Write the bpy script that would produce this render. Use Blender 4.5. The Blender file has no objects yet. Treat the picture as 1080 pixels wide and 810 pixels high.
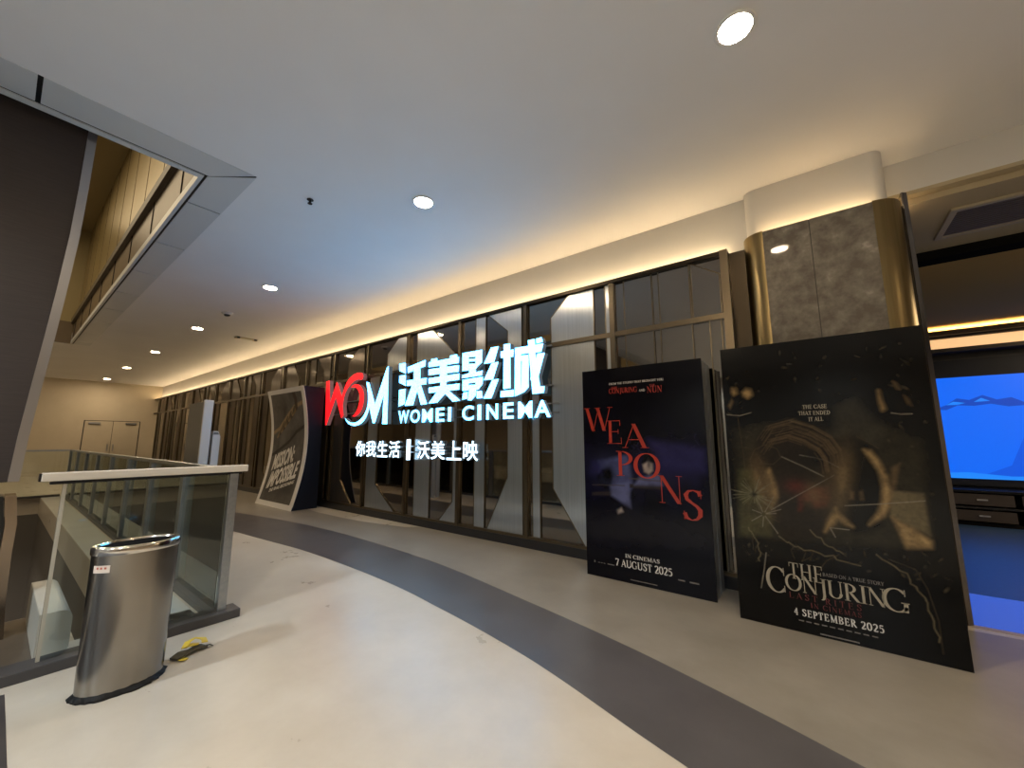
import bpy, bmesh, math, random
from mathutils import Vector, Matrix
random.seed(7)
scene = bpy.context.scene
COL = scene.collection
ORG = {}

# ------------------------------------------------------------------ materials
def mat(name, col, rough=.5, metal=0., emit=None, estr=0., spec=.5, aniso=0., alpha=1., trans=0., coat=0.):
    m = bpy.data.materials.new(name); m.use_nodes = True
    b = m.node_tree.nodes['Principled BSDF']
    b.inputs['Base Color'].default_value = (*col, 1)
    b.inputs['Roughness'].default_value = rough
    b.inputs['Metallic'].default_value = metal
    b.inputs['Specular IOR Level'].default_value = spec
    b.inputs['Coat Weight'].default_value = coat
    b.inputs['Coat Roughness'].default_value = .06
    if emit:
        b.inputs['Emission Color'].default_value = (*emit, 1)
        b.inputs['Emission Strength'].default_value = estr
    if aniso:
        b.inputs['Anisotropic'].default_value = aniso
        t = m.node_tree.nodes.new('ShaderNodeTangent'); t.direction_type = 'UV_MAP'
        m.node_tree.links.new(t.outputs[0], b.inputs['Tangent'])
    return m

def mottle(m, c1, c2, scale=3., detail=6., lo=.35, hi=.65, stretch=(1, 1, 1), rough=None, bump=0., bscale=60., mid=None):
    nt = m.node_tree; b = nt.nodes['Principled BSDF']
    tc = nt.nodes.new('ShaderNodeTexCoord'); mp = nt.nodes.new('ShaderNodeMapping'); mp.inputs['Scale'].default_value = stretch
    nt.links.new(tc.outputs['Object'], mp.inputs['Vector'])
    n = nt.nodes.new('ShaderNodeTexNoise'); n.inputs['Scale'].default_value = scale; n.inputs['Detail'].default_value = detail
    n.inputs['Roughness'].default_value = .62
    nt.links.new(mp.outputs[0], n.inputs['Vector'])
    r = nt.nodes.new('ShaderNodeValToRGB')
    r.color_ramp.elements[0].position = lo; r.color_ramp.elements[0].color = (*c1, 1)
    r.color_ramp.elements[1].position = hi; r.color_ramp.elements[1].color = (*c2, 1)
    if mid:
        e = r.color_ramp.elements.new((lo + hi) / 2); e.color = (*mid, 1)
    nt.links.new(n.outputs['Fac'], r.inputs['Fac']); nt.links.new(r.outputs['Color'], b.inputs['Base Color'])
    if rough:
        q = nt.nodes.new('ShaderNodeMapRange'); q.inputs['To Min'].default_value = rough[0]; q.inputs['To Max'].default_value = rough[1]
        nt.links.new(n.outputs['Fac'], q.inputs['Value']); nt.links.new(q.outputs[0], b.inputs['Roughness'])
    if bump:
        n2 = nt.nodes.new('ShaderNodeTexNoise'); n2.inputs['Scale'].default_value = bscale; n2.inputs['Detail'].default_value = 3
        nt.links.new(mp.outputs[0], n2.inputs['Vector'])
        bp = nt.nodes.new('ShaderNodeBump'); bp.inputs['Strength'].default_value = bump; bp.inputs['Distance'].default_value = .01
        nt.links.new(n2.outputs['Fac'], bp.inputs['Height']); nt.links.new(bp.outputs[0], b.inputs['Normal'])
    return m

M = {}
M['cream'] = mottle(mat('cream terrazzo', (.5, .46, .39), .3, spec=.4), (.455, .405, .33), (.55, .50, .42), 1.8, 7, .3, .7, rough=(.18, .44))
M['tanfloor'] = mottle(mat('tan terrazzo', (.33, .3, .25), .35, spec=.4), (.20, .18, .149), (.27, .244, .205), 2.2, 9, .3, .7, rough=(.26, .42))
M['greyfloor'] = mottle(mat('grey terrazzo', (.12, .11, .11), .3, spec=.4), (.072, .067, .068), (.095, .088, .089), 2.5, 9, .3, .7, rough=(.24, .4))
M['darkfloor'] = mottle(mat('dark tile', (.05, .045, .045), .4), (.04, .036, .038), (.055, .05, .05), 4)
M['ceil'] = mottle(mat('ceiling paint', (.84, .83, .825), .8, spec=.2), (.83, .82, .815), (.86, .85, .845), .8, 3)
M['cove'] = mottle(mat('cove paint', (.72, .70, .66), .7, spec=.2), (.71, .69, .65), (.73, .71, .67), 1.)
M['wallcream'] = mottle(mat('cream wall paint', (.62, .54, .41), .6), (.60, .52, .39), (.64, .56, .43), 1.2)
M['wallrear'] = mottle(mat('taupe wall', (.35, .31, .26), .6), (.33, .29, .24), (.37, .33, .28), 1.)
M['mirror'] = mottle(mat('bronze mirror glass', (.2, .18, .155), .035, 1.), (.25, .222, .188), (.262, .234, .20), 1.)
M['steel'] = mottle(mat('brushed steel inlay', (.24, .245, .25), .30, 1., aniso=.95), (.47, .51, .54), (.55, .59, .62), 90, 2, stretch=(1, 1, .01))
M['steeldark'] = mottle(mat('darkened steel inlay', (.22, .19, .16), .30, 1., aniso=.95), (.19, .165, .138), (.24, .21, .178), 90, 2, stretch=(1, 1, .01))  # same steel, darkened to carry the brown reflections of the far bays
M['bronze'] = mat('bronze frame', (.155, .125, .085), .32, 1.)
M['darkbronze'] = mat('dark bronze frame', (.05, .04, .028), .35, 1.)
M['plinth'] = mat('black plinth', (.012, .012, .014), .3)
M['brass'] = mottle(mat('brass cladding', (.25, .19, .09), .3, 1.), (.225, .17, .08), (.265, .20, .098), 40, 2, stretch=(1, 1, .02))
M['marble'] = mottle(mat('brown marble', (.15, .13, .11), .05, spec=.14), (.125, .112, .096), (.44, .41, .37), 7., 15, .40, .80, mid=(.205, .188, .163))
M['seam'] = mat('stone seam', (.03, .027, .022), .5)
M['warmled'] = mat('warm led strip', (.9, .8, .6), .5, emit=(1., .72, .40), estr=30.)
M['capled'] = mat('warm led strip on column', (.9, .8, .6), .5, emit=(1., .68, .34), estr=20.)
M['lobbyled'] = mat('lobby led strip', (.9, .8, .6), .5, emit=(1., .70, .36), estr=90.)
M['lobbyband'] = mat('lobby light band', (.9, .8, .6), .5, emit=(1., .58, .26), estr=.62)
M['lamp'] = mat('downlight lens', (1, 1, 1), .4, emit=(1., .77, .50), estr=250.)
M['lamprim'] = mat('downlight rim', (.85, .84, .8), .4)
M['sign'] = mat('lit sign face', (.8, .9, .95), .5, emit=(.065, .47, 1.), estr=5.6)
M['signsoft'] = mat('lit slogan face', (.8, .9, .95), .5, emit=(.5, .78, 1.), estr=2.6)
M['signred'] = mat('lit red sign face', (.8, .02, .03), .5, emit=(1., .008, .013), estr=1.05)
M['return'] = mat('sign letter return', (.13, .14, .155), .5, emit=(.5, .78, 1.), estr=.07)
M['returnred'] = mat('red letter return', (.16, .10, .10), .5, emit=(1., .45, .45), estr=.10)
M['signframe'] = mat('sign mounting frame', (.3, .31, .33), .35, .8)
M['whitemetal'] = mat('white metal edge panel', (.63, .645, .65), .35, .0)
M['gap'] = mat('black shadow gap', (.006, .006, .008), .6)
M['gold'] = mottle(mat('gold cladding', (.34, .26, .12), .32, .6), (.31, .235, .10), (.36, .275, .13), 1.5)
M['goldceil'] = mat('gold ceiling', (.32, .25, .12), .5)
M['brownpanel'] = mottle(mat('brown fascia panel', (.15, .11, .07), .4, .2), (.14, .10, .065), (.16, .12, .075), 2)
M['panel'] = mottle(mat('dark brown cladding', (.035, .026, .023), .5), (.028, .020, .018), (.038, .028, .025), 6, 4, stretch=(1, 1, 30))
M['blackgloss'] = mat('black rubber', (.008, .008, .009), .3)
M['chrome'] = mat('polished steel', (.62, .6, .57), .14, 1.)
M['jamb'] = mat('dark polished jamb', (.22, .22, .24), .12, 1.)
M['satin'] = mat('satin steel', (.42, .42, .44), .3, 1.)
M['binsteel'] = mottle(mat('brushed bin steel', (.44, .415, .38), .22, 1.), (.25, .23, .205), (.33, .31, .28), 2.5, 2, .3, .7)
M['railpost'] = mottle(mat('railing post steel', (.36, .39, .42), .35, 1.), (.33, .36, .39), (.38, .41, .44), 30)
M['kerb'] = mat('dark kerb', (.05, .048, .05), .45)
M['handrail'] = mottle(mat('pale handrail', (.62, .57, .49), .35), (.58, .53, .45), (.65, .6, .52), 25, 3, stretch=(1, .05, 1))
M['whitetile'] = mottle(mat('pale ledge tile', (.55, .56, .53), .3), (.53, .54, .51), (.58, .59, .56), 2)
M['landing'] = mottle(mat('brown landing plate', (.10, .08, .06), .35, .3), (.09, .072, .055), (.115, .092, .07), 6)
M['voidfloor'] = mat('lower level floor', (.16, .13, .10), .4)
M['voidwall'] = mat('lower level wall', (.12, .11, .10), .6)
M['whitebox'] = mottle(mat('off white panel', (.42, .4, .34), .45), (.40, .38, .32), (.45, .43, .37), 3)
M['edgebrass'] = mat('worn metal edge', (.30, .25, .20), .2, 1.)
M['sticker'] = mat('paper sticker', (.7, .6, .52), .6)
M['stickerred'] = mat('sticker print', (.45, .12, .08), .6)
M['bag'] = mat('black bin bag', (.008, .008, .008), .6, spec=.2)
M['yellow'] = mat('yellow plastic', (.62, .46, .05), .5)
M['litterdark'] = mat('dark plastic strip', (.06, .05, .03), .5)
M['black'] = mat('black laminate', (.004, .004, .005), .2, spec=.2)
M['edgelam'] = mat('grey edge laminate', (.20, .215, .235), .3)
M['navy'] = mat('navy board', (.006, .009, .02), .5, spec=.3)
M['white'] = mat('white board', (.62, .6, .58), .5)
M['pylongrey'] = mat('grey pylon face', (.14, .135, .13), .4)
M['dark'] = mat('dark recess', (.012, .012, .012), .8, spec=0.)
M['beam'] = mat('brown edge beam', (.10, .08, .055), .5)
M['browncl'] = mat('brown lobby ceiling', (.52, .34, .12), .7, spec=0.)
M['lobbywall'] = mat('dark lobby wall', (.03, .03, .035), .5)
M['carpet'] = mottle(mat('lobby carpet', (.03, .06, .15), .34, spec=.9), (.022, .055, .145), (.03, .07, .175), 20)  # blue of the screen's light is put into the carpet colour
M['threshold'] = mat('polished threshold plate', (.42, .52, .68), .16, .7)
M['trimline'] = mat('threshold trim', (.36, .29, .21), .35)
M['screen'] = mat('led screen', (0, 0, .02), .4, emit=(.0, .15, 1.), estr=.66)
M['screen2'] = mat('led screen darker water', (0, 0, .02), .4, emit=(.0, .10, .80), estr=.66)
M['screen3'] = mat('led screen dark shape', (0, 0, .02), .4, emit=(.0, .06, .5), estr=.7)
M['screen4'] = mat('led screen pale shape', (0, 0, .02), .4, emit=(.01, .25, 1.), estr=.7)
M['ventgrey'] = mat('vent grille', (.12, .10, .07), .5)
M['ventrim'] = mat('vent rim', (.5, .44, .33), .7, spec=.05)
M['soffit'] = mottle(mat('soffit paint', (.5, .42, .28), .8, spec=0.), (.49, .41, .27), (.52, .44, .3), 1)
M['plasticwhite'] = mat('white plastic', (.7, .69, .66), .4)
M['sensor'] = mat('dark sensor', (.01, .01, .01), .3)
M['redtext'] = mat('red print', (.36, .028, .014), .3)
M['deepred'] = mat('dark red print', (.10, .012, .012), .35)
M['whitetext'] = mat('pale print', (.55, .53, .5), .3)
M['greytext'] = mat('grey print', (.13, .12, .11), .3)
M['bonetext'] = mat('bone print', (.30, .265, .20), .3)
def pr(n, a, b, s=14): return mottle(mat('print ' + n, a, .3, spec=.22), a, b, s, 8, .32, .68)
M['p_black'] = pr('black', (.002, .002, .002), (.006, .0055, .005), 6)
M['p_olive'] = pr('olive', (.008, .007, .004), (.04, .033, .019), 5)
M['p_green'] = pr('green', (.015, .015, .006), (.10, .09, .045), 22)
M['p_tan'] = pr('tan', (.03, .023, .011), (.07, .052, .026), 5)
M['p_haze'] = pr('haze', (.02, .018, .013), (.055, .047, .033), 6)
M['p_hair'] = pr('hair', (.004, .003, .002), (.02, .014, .008), 8)
M['p_head'] = pr('head', (.004, .0035, .003), (.015, .012, .009), 7)
M['p_gold'] = pr('gold', (.05, .03, .010), (.24, .155, .065), 12)
M['p_brown'] = pr('brown', (.03, .02, .01), (.15, .10, .05), 22)
M['p_red'] = pr('red', (.012, .003, .002), (.06, .010, .007), 14)
M['p_crack'] = pr('crack', (.10, .09, .07), (.3, .27, .21), 20)
M['p_hairline'] = pr('hairline', (.05, .035, .018), (.22, .16, .09), 18)
M['p_night'] = pr('night', (.0015, .0015, .003), (.005, .0045, .009), 4)
M['p_blue'] = pr('blue', (.010, .012, .03), (.03, .036, .08), 12)
M['p_blue2'] = pr('blue2', (.006, .006, .03), (.016, .014, .07), 6)
M['p_blue3'] = pr('blue3', (.003, .003, .008), (.014, .013, .026), 3)
M['p_shirt'] = pr('shirt', (.015, .018, .045), (.05, .06, .13), 12)
M['p_skin'] = pr('skin', (.10, .08, .075), (.30, .25, .22), 15)
M['p_desk'] = pr('desk', (.012, .01, .012), (.04, .03, .028), 9)
M['p_rock'] = pr('rock', (.022, .02, .02), (.075, .07, .066), 7)
M['p_mtan'] = pr('mtan', (.10, .07, .035), (.22, .165, .09), 14)
M['p_mdark'] = pr('mdark', (.012, .010, .008), (.03, .024, .018), 8)
M['p_mtext'] = pr('mtext', (.55, .52, .48), (.72, .7, .66), 8)

def glass(name, tint, rough=0.):
    m = bpy.data.materials.new(name); m.use_nodes = True; nt = m.node_tree
    for n in list(nt.nodes): nt.nodes.remove(n)
    o = nt.nodes.new('ShaderNodeOutputMaterial'); t = nt.nodes.new('ShaderNodeBsdfTransparent'); t.inputs[0].default_value = (*tint, 1)
    g = nt.nodes.new('ShaderNodeBsdfGlossy'); g.inputs['Roughness'].default_value = .02; g.inputs['Color'].default_value = (.9, .95, .93, 1)
    f = nt.nodes.new('ShaderNodeFresnel'); f.inputs['IOR'].default_value = 1.5
    mx = nt.nodes.new('ShaderNodeMixShader')
    nt.links.new(f.outputs[0], mx.inputs[0]); nt.links.new(t.outputs[0], mx.inputs[1]); nt.links.new(g.outputs[0], mx.inputs[2])
    nt.links.new(mx.outputs[0], o.inputs[0]); return m
M['glass'] = glass('railing glass', (.92, .955, .945))
M['glassedge'] = mat('glass edge', (.42, .40, .33), .2)

# ------------------------------------------------------------------ mesh helpers
class MB:
    def __init__(s): s.v = []; s.f = []; s.m = []; s.mats = []
    def mi(s, m):
        m = M[m] if isinstance(m, str) else m
        if m not in s.mats: s.mats.append(m)
        return s.mats.index(m)
    def add(s, vs, fs, m):
        k = len(s.v); i = s.mi(m); s.v += [tuple(v) for v in vs]
        for f in fs: s.f.append(tuple(k + a for a in f)); s.m.append(i)
        return s
    def box(s, x0, x1, y0, y1, z0, z1, m):
        x0, x1 = min(x0, x1), max(x0, x1); y0, y1 = min(y0, y1), max(y0, y1); z0, z1 = min(z0, z1), max(z0, z1)
        vs = [(x, y, z) for x in (x0, x1) for y in (y0, y1) for z in (z0, z1)]
        return s.add(vs, [(0, 1, 3, 2), (4, 6, 7, 5), (0, 4, 5, 1), (2, 3, 7, 6), (0, 2, 6, 4), (1, 5, 7, 3)], m)
    def prism(s, pts, axis, a, b, m, mside=None):
        """pts: 2D outline; axis 'y': (x,z) pts extruded y a..b ; 'z': (x,y) ; 'x': (y,z)"""
        def P(p, t): return {'y': (p[0], t, p[1]), 'z': (p[0], p[1], t), 'x': (t, p[0], p[1])}[axis]
        n = len(pts)
        vs = [P(p, a) for p in pts] + [P(p, b) for p in pts]
        s.add(vs, [tuple(range(n)), tuple(range(2 * n - 1, n - 1, -1))], m)
        s.add(vs, [(i, n + i, n + (i + 1) % n, (i + 1) % n) for i in range(n)], mside or m)
        return s
    def sheet(s, pts3, m):
        return s.add(pts3, [tuple(range(len(pts3)))], m)
    def lathe(s, prof, cx, cy, m, n=40):
        vs = []; fs = []
        for (r, z) in prof:
            vs += [(cx + r * math.cos(2 * math.pi * k / n), cy + r * math.sin(2 * math.pi * k / n), z) for k in range(n)]
        for i in range(len(prof) - 1):
            for k in range(n):
                a = i * n + k; b = i * n + (k + 1) % n
                fs.append((a, b, b + n, a + n))
        fs.append(tuple(range(n))[::-1]); fs.append(tuple((len(prof) - 1) * n + k for k in range(n)))
        return s.add(vs, fs, m)
    def loft(s, rings, m, cap=True):
        n = len(rings[0]); vs = [v for r in rings for v in r]; fs = []
        for i in range(len(rings) - 1):
            for k in range(n):
                a = i * n + k; b = i * n + (k + 1) % n; fs.append((a, b, b + n, a + n))
        if cap: fs += [tuple(range(n))[::-1], tuple((len(rings) - 1) * n + k for k in range(n))]
        return s.add(vs, fs, m)
    def build(s, name, parent=None, origin=None, bevel=0., smooth=False, uv=None, sub=0):
        me = bpy.data.meshes.new(name)
        org = ORG[parent] if parent else Vector(origin if origin else (0, 0, 0))
        me.from_pydata([Vector(v) - org for v in s.v], [], s.f)
        for m in s.mats: me.materials.append(m)
        for p, i in zip(me.polygons, s.m): p.material_index = i
        me.update()
        bm = bmesh.new(); bm.from_mesh(me); bmesh.ops.recalc_face_normals(bm, faces=bm.faces); bm.to_mesh(me); bm.free()
        if uv:
            l = me.uv_layers.new(name='UVMap')
            for lp in me.loops:
                c = me.vertices[lp.vertex_index].co; l.data[lp.index].uv = (c.x, c.z)
        o = bpy.data.objects.new(name, me); COL.objects.link(o)
        if parent: o.parent = parent
        else: o.location = org
        ORG[o] = org
        if smooth:
            for p in me.polygons: p.use_smooth = True
            me.set_sharp_from_angle(angle=math.radians(40))
        if bevel:
            b = o.modifiers.new('edge', 'BEVEL'); b.width = bevel; b.segments = 2; b.limit_method = 'ANGLE'; b.angle_limit = math.radians(50)
        return o
def thing(name, label, cat, loc, group=None):
    o = bpy.data.objects.new(name, None); COL.objects.link(o); o.location = loc; o.empty_display_size = .1
    o['label'] = label; o['category'] = cat
    if group: o['group'] = group
    ORG[o] = Vector(loc); return o
def tag(o, label, cat, group=None):
    o['label'] = label; o['category'] = cat
    if group: o['group'] = group
    return o
def struct(o, label=None):
    o['kind'] = 'structure'
    if label: o['label'] = label
    return o
def node(name, loc=(0, 0, 0)):
    o = bpy.data.objects.new(name, None); COL.objects.link(o); o.location = loc; ORG[o] = Vector(loc); o['kind'] = 'structure'; return o

# ------------------------------------------------------------------ serif lettering (broad-nib strokes)
def arc(cx, cy, rx, ry, a0, a1, n=18):
    return [(cx + rx * math.cos(math.radians(a0 + (a1 - a0) * i / n)), cy + ry * math.sin(math.radians(a0 + (a1 - a0) * i / n))) for i in range(n + 1)]
T_, t_ = .135, .04
def glyph(ch):
    """-> (list of (polyline, width or None for nib), list of serif rects (x0,x1,y)), advance"""
    S = []; R = []
    def stem(x, y0=0, y1=1, w=T_, bot=True, top=True):
        S.append(([(x, y0), (x, y1)], w))
        if bot: R.append((x - w / 2 - .075, x + w / 2 + .075, y0, y0 + .032))
        if top: R.append((x - w / 2 - .075, x + w / 2 + .075, y1 - .032, y1))
    def feet(x, y, w=.1): R.append((x - w, x + w, y, y + .032) if y < .5 else (x - w, x + w, y - .032, y))
    def bar(x0, x1, y, w=t_): S.append(([(x0, y), (x1, y)], w))
    def tick(x, y0, y1): S.append(([(x, y0), (x, y1)], .035))
    def nib(p): S.append((p, None))
    if ch == 'A': S.append(([(.10, 0), (.42, 1)], t_)); S.append(([(.40, 1), (.74, 0)], T_)); bar(.2, .66, .34); feet(.1, 0); feet(.74, 0, .13); return S, R, .84
    if ch == 'B': stem(.17); nib(arc(.2, .75, .34, .23, 90, -90)); nib(arc(.2, .26, .40, .24, 90, -90)); bar(.15, .25, .98); bar(.15, .25, .02); bar(.15, .3, .505); return S, R, .70
    if ch == 'C': nib(arc(.45, .5, .38, .48, 42, 318, 30)); tick(.74, .68, .98); tick(.74, .06, .3); return S, R, .82
    if ch == 'D': stem(.17); nib(arc(.22, .5, .50, .48, 90, -90, 26)); bar(.12, .25, .98); bar(.12, .25, .02); return S, R, .84
    if ch == 'E': stem(.17); bar(.15, .58, .98); bar(.15, .52, .52); bar(.15, .62, .02); tick(.58, .76, 1); tick(.5, .42, .62); tick(.62, 0, .26); return S, R, .70
    if ch == 'F': stem(.17); bar(.15, .58, .98); bar(.15, .5, .52); tick(.58, .76, 1); tick(.48, .42, .62); return S, R, .62
    if ch == 'G': nib(arc(.45, .5, .38, .48, 42, 330, 30)); tick(.74, .7, .98); S.append(([(.74, .04), (.74, .42)], T_)); R.append((.6, .86, .40, .44)); return S, R, .90
    if ch == 'H': stem(.17); stem(.68); bar(.17, .68, .52); return S, R, .86
    if ch == 'I': stem(.19); return S, R, .38
    if ch == 'J': stem(.3, .05, 1, T_, False); nib(arc(.15, .05, .15, .28, 0, -100)); return S, R, .48
    if ch == 'L': stem(.17); bar(.15, .6, .02); tick(.6, 0, .28); return S, R, .66
    if ch == 'M': S.append(([(.16, 0), (.16, 1)], t_)); S.append(([(.18, 1), (.50, .02)], T_)); S.append(([(.50, .02), (.82, 1)], t_)); stem(.86); feet(.16, 0); R.append((.04, .22, .968, 1)); return S, R, 1.03
    if ch == 'N': S.append(([(.15, 0), (.15, 1)], t_)); S.append(([(.15, .99), (.72, .01)], T_)); S.append(([(.74, 0), (.74, 1)], t_)); feet(.15, 0); feet(.74, 1); R.append((.02, .2, .968, 1)); return S, R, .90
    if ch == 'O': nib(arc(.47, .5, .38, .485, 90, 450, 40)); return S, R, .94
    if ch == 'P': stem(.17); nib(arc(.2, .71, .36, .265, 90, -90)); bar(.15, .25, .975); bar(.15, .25, .445); return S, R, .64
    if ch == 'R': stem(.17); nib(arc(.2, .73, .34, .245, 90, -90)); bar(.15, .25, .975); bar(.15, .3, .485); S.append(([(.34, .48), (.68, .01)], T_)); feet(.70, 0, .1); return S, R, .78
    if ch == 'S': nib([(.55, .80), (.50, .93), (.36, .975), (.22, .94), (.14, .82), (.17, .68), (.30, .57), (.44, .47), (.53, .35), (.52, .18), (.42, .06), (.28, .02), (.14, .08), (.08, .24)]); tick(.565, .72, .98); tick(.07, .03, .3); return S, R, .66
    if ch == 'T': stem(.36, top=False); bar(.05, .67, .98); tick(.06, .74, 1); tick(.66, .74, 1); return S, R, .72
    if ch == 'U': S.append(([(.17, .3), (.17, 1)], T_)); nib(arc(.43, .3, .27, .28, 180, 360)); S.append(([(.70, .3), (.70, 1)], t_ + .02)); R.append((.03, .31, .968, 1)); R.append((.6, .8, .968, 1)); return S, R, .86
    if ch == 'V': S.append(([(.1, 1), (.4, 0)], T_)); S.append(([(.4, 0), (.7, 1)], t_)); feet(.1, 1, .12); feet(.7, 1); return S, R, .8
    if ch == 'W': S.append(([(.12, 1), (.37, .01)], T_)); S.append(([(.37, 0), (.58, .95)], t_)); S.append(([(.55, 1), (.80, .01)], T_)); S.append(([(.80, 0), (1.04, 1)], t_)); feet(.12, 1, .13); feet(.55, 1, .12); feet(1.04, 1); return S, R, 1.14
    if ch == 'Y': S.append(([(.1, 1), (.38, .45)], T_)); S.append(([(.38, .45), (.66, 1)], t_)); S.append(([(.38, 0), (.38, .47)], T_)); feet(.1, 1, .12); feet(.66, 1); feet(.38, 0, .14); return S, R, .76
    if ch == '0': nib(arc(.33, .5, .26, .485, 90, 450, 34)); return S, R, .66
    if ch == '2': nib(arc(.31, .72, .22, .26, 160, -30) + [(.30, .3), (.1, .05)]); bar(.08, .56, .045, .09); tick(.57, .0, .2); return S, R, .64
    if ch == '4': S.append(([(.42, 0), (.42, 1)], T_)); S.append(([(.42, .98), (.07, .32)], t_)); bar(.05, .6, .3, .05); feet(.42, 0, .14); return S, R, .66
    if ch == '5': bar(.14, .54, .95, .09); S.append(([(.15, .98), (.12, .55)], t_)); nib([(.12, .55)] + arc(.28, .33, .25, .3, 100, -130)); return S, R, .62
    if ch == '7': bar(.06, .58, .95, .09); S.append(([(.56, .95), (.24, 0)], T_)); tick(.07, .8, 1); return S, R, .60
    if ch == '|': S.append(([(.1, 0), (.1, 1)], .05)); return S, R, .2
    return S, R, .32
def stroke_polys(pl, w, bold=0.):
    """quads of a stroke; w None = broad nib (verticals thick, horizontals thin)"""
    out = []; L = []; n = len(pl); closed = n > 3 and abs(pl[0][0] - pl[-1][0]) + abs(pl[0][1] - pl[-1][1]) < 1e-4
    for i in range(n):
        a = pl[i - 1] if i > 0 else (pl[-2] if closed else pl[0]); b = pl[i + 1] if i < n - 1 else (pl[1] if closed else pl[-1])
        dx, dy = b[0] - a[0], b[1] - a[1]; d = math.hypot(dx, dy) or 1e-6
        if w is None: ww = (t_ + bold + (T_ + .015 - t_) * abs(dy / d) ** 1.5) / 2
        else: ww = (w + bold) / 2
        if w is not None and n == 2 and abs(dy) > abs(dx): nx, ny = ww * d / abs(dy) * (1 if abs(dx) > .02 else 1), 0.
        else: nx, ny = dy / d * ww, -dx / d * ww
        L.append(((pl[i][0] + nx, pl[i][1] + ny), (pl[i][0] - nx, pl[i][1] - ny)))
    for i in range(n - 1): out.append([L[i][0], L[i + 1][0], L[i + 1][1], L[i][1]])
    return out
def serif_polys(text, x0, z0, height, width=None, track=.04, bold=0., rise=0.):
    """flat polygons of a serif line from (x0,z0), scaled to 'width' if given; small caps after '^' markers not needed"""
    pols = []; x = 0.
    for ch in text:
        S, R, adv = glyph(ch)
        for pl, w in S:
            for q in stroke_polys(pl, w, bold): pols.append([(px + x, py) for px, py in q])
        for (a, b, c, d) in R: pols.append([(a + x, c - bold / 2), (b + x, c - bold / 2), (b + x, d + bold / 2), (a + x, d + bold / 2)])
        x += adv + track
    sx = (width / x) if width else height
    return [[(x0 + px * sx, z0 + py * height + rise * px * sx) for px, py in p] for p in pols]
def ribbon(pl, w):
    n = len(pl); out = []
    L = []
    for i in range(n):
        a = pl[max(i - 1, 0)]; b = pl[min(i + 1, n - 1)]; dx, dz = b[0] - a[0], b[1] - a[1]; d = math.hypot(dx, dz) or 1e-6
        k = w / 2 * (.35 if i in (0, n - 1) else 1.)
        L.append(((pl[i][0] + dz / d * k, pl[i][1] - dx / d * k), (pl[i][0] - dz / d * k, pl[i][1] + dx / d * k)))
    return [[L[i][0], L[i + 1][0], L[i + 1][1], L[i][1]] for i in range(n - 1)]
def text_mesh(body, offset=0., extrude=0., shear=0.):
    c = bpy.data.curves.new('glyph', 'FONT'); c.body = body; c.offset = offset; c.extrude = extrude; c.shear = shear; c.resolution_u = 4
    o = bpy.data.objects.new('glyph', c); COL.objects.link(o); bpy.context.view_layer.update()
    dg = bpy.context.evaluated_depsgraph_get(); me = bpy.data.meshes.new_from_object(o.evaluated_get(dg))
    vs = [v.co.copy() for v in me.vertices]; fs = [(tuple(p.vertices), p.normal.z) for p in me.polygons]
    bpy.data.objects.remove(o); bpy.data.curves.remove(c); bpy.data.meshes.remove(me)
    return vs, fs
def lit_text(mb, body, x0, x1, z0, z1, yf, depth, mface, mret, offset=.02, shear=0., fill=True):
    """a channel letter: lit front at y=yf, body going back to yf+depth"""
    vs, fs = text_mesh(body, offset, .5, shear)
    ax, bx = min(v.x for v in vs), max(v.x for v in vs); ay, by = min(v.y for v in vs), max(v.y for v in vs)
    V = [(x0 + (v.x - ax) / (bx - ax) * (x1 - x0), yf + (.5 - v.z) * depth, z0 + (v.y - ay) / (by - ay) * (z1 - z0)) for v in vs]
    k = len(mb.v); mb.v += V; a = mb.mi(mface); b = mb.mi(mret)
    for f, nz in fs: mb.f.append(tuple(k + i for i in f)); mb.m.append(a if nz > .5 else b)
def flat_text(mb, body, x0, x1, z0, z1, y, m, offset=.01, shear=0.):
    vs, fs = text_mesh(body, offset, 0., shear)
    ax, bx = min(v.x for v in vs), max(v.x for v in vs); ay, by = min(v.y for v in vs), max(v.y for v in vs)
    k = len(mb.v); mb.v += [(x0 + (v.x - ax) / (bx - ax) * (x1 - x0), y, z0 + (v.y - ay) / (by - ay) * (z1 - z0)) for v in vs]
    a = mb.mi(m)
    for f, nz in fs: mb.f.append(tuple(k + i for i in f)); mb.m.append(a)

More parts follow.
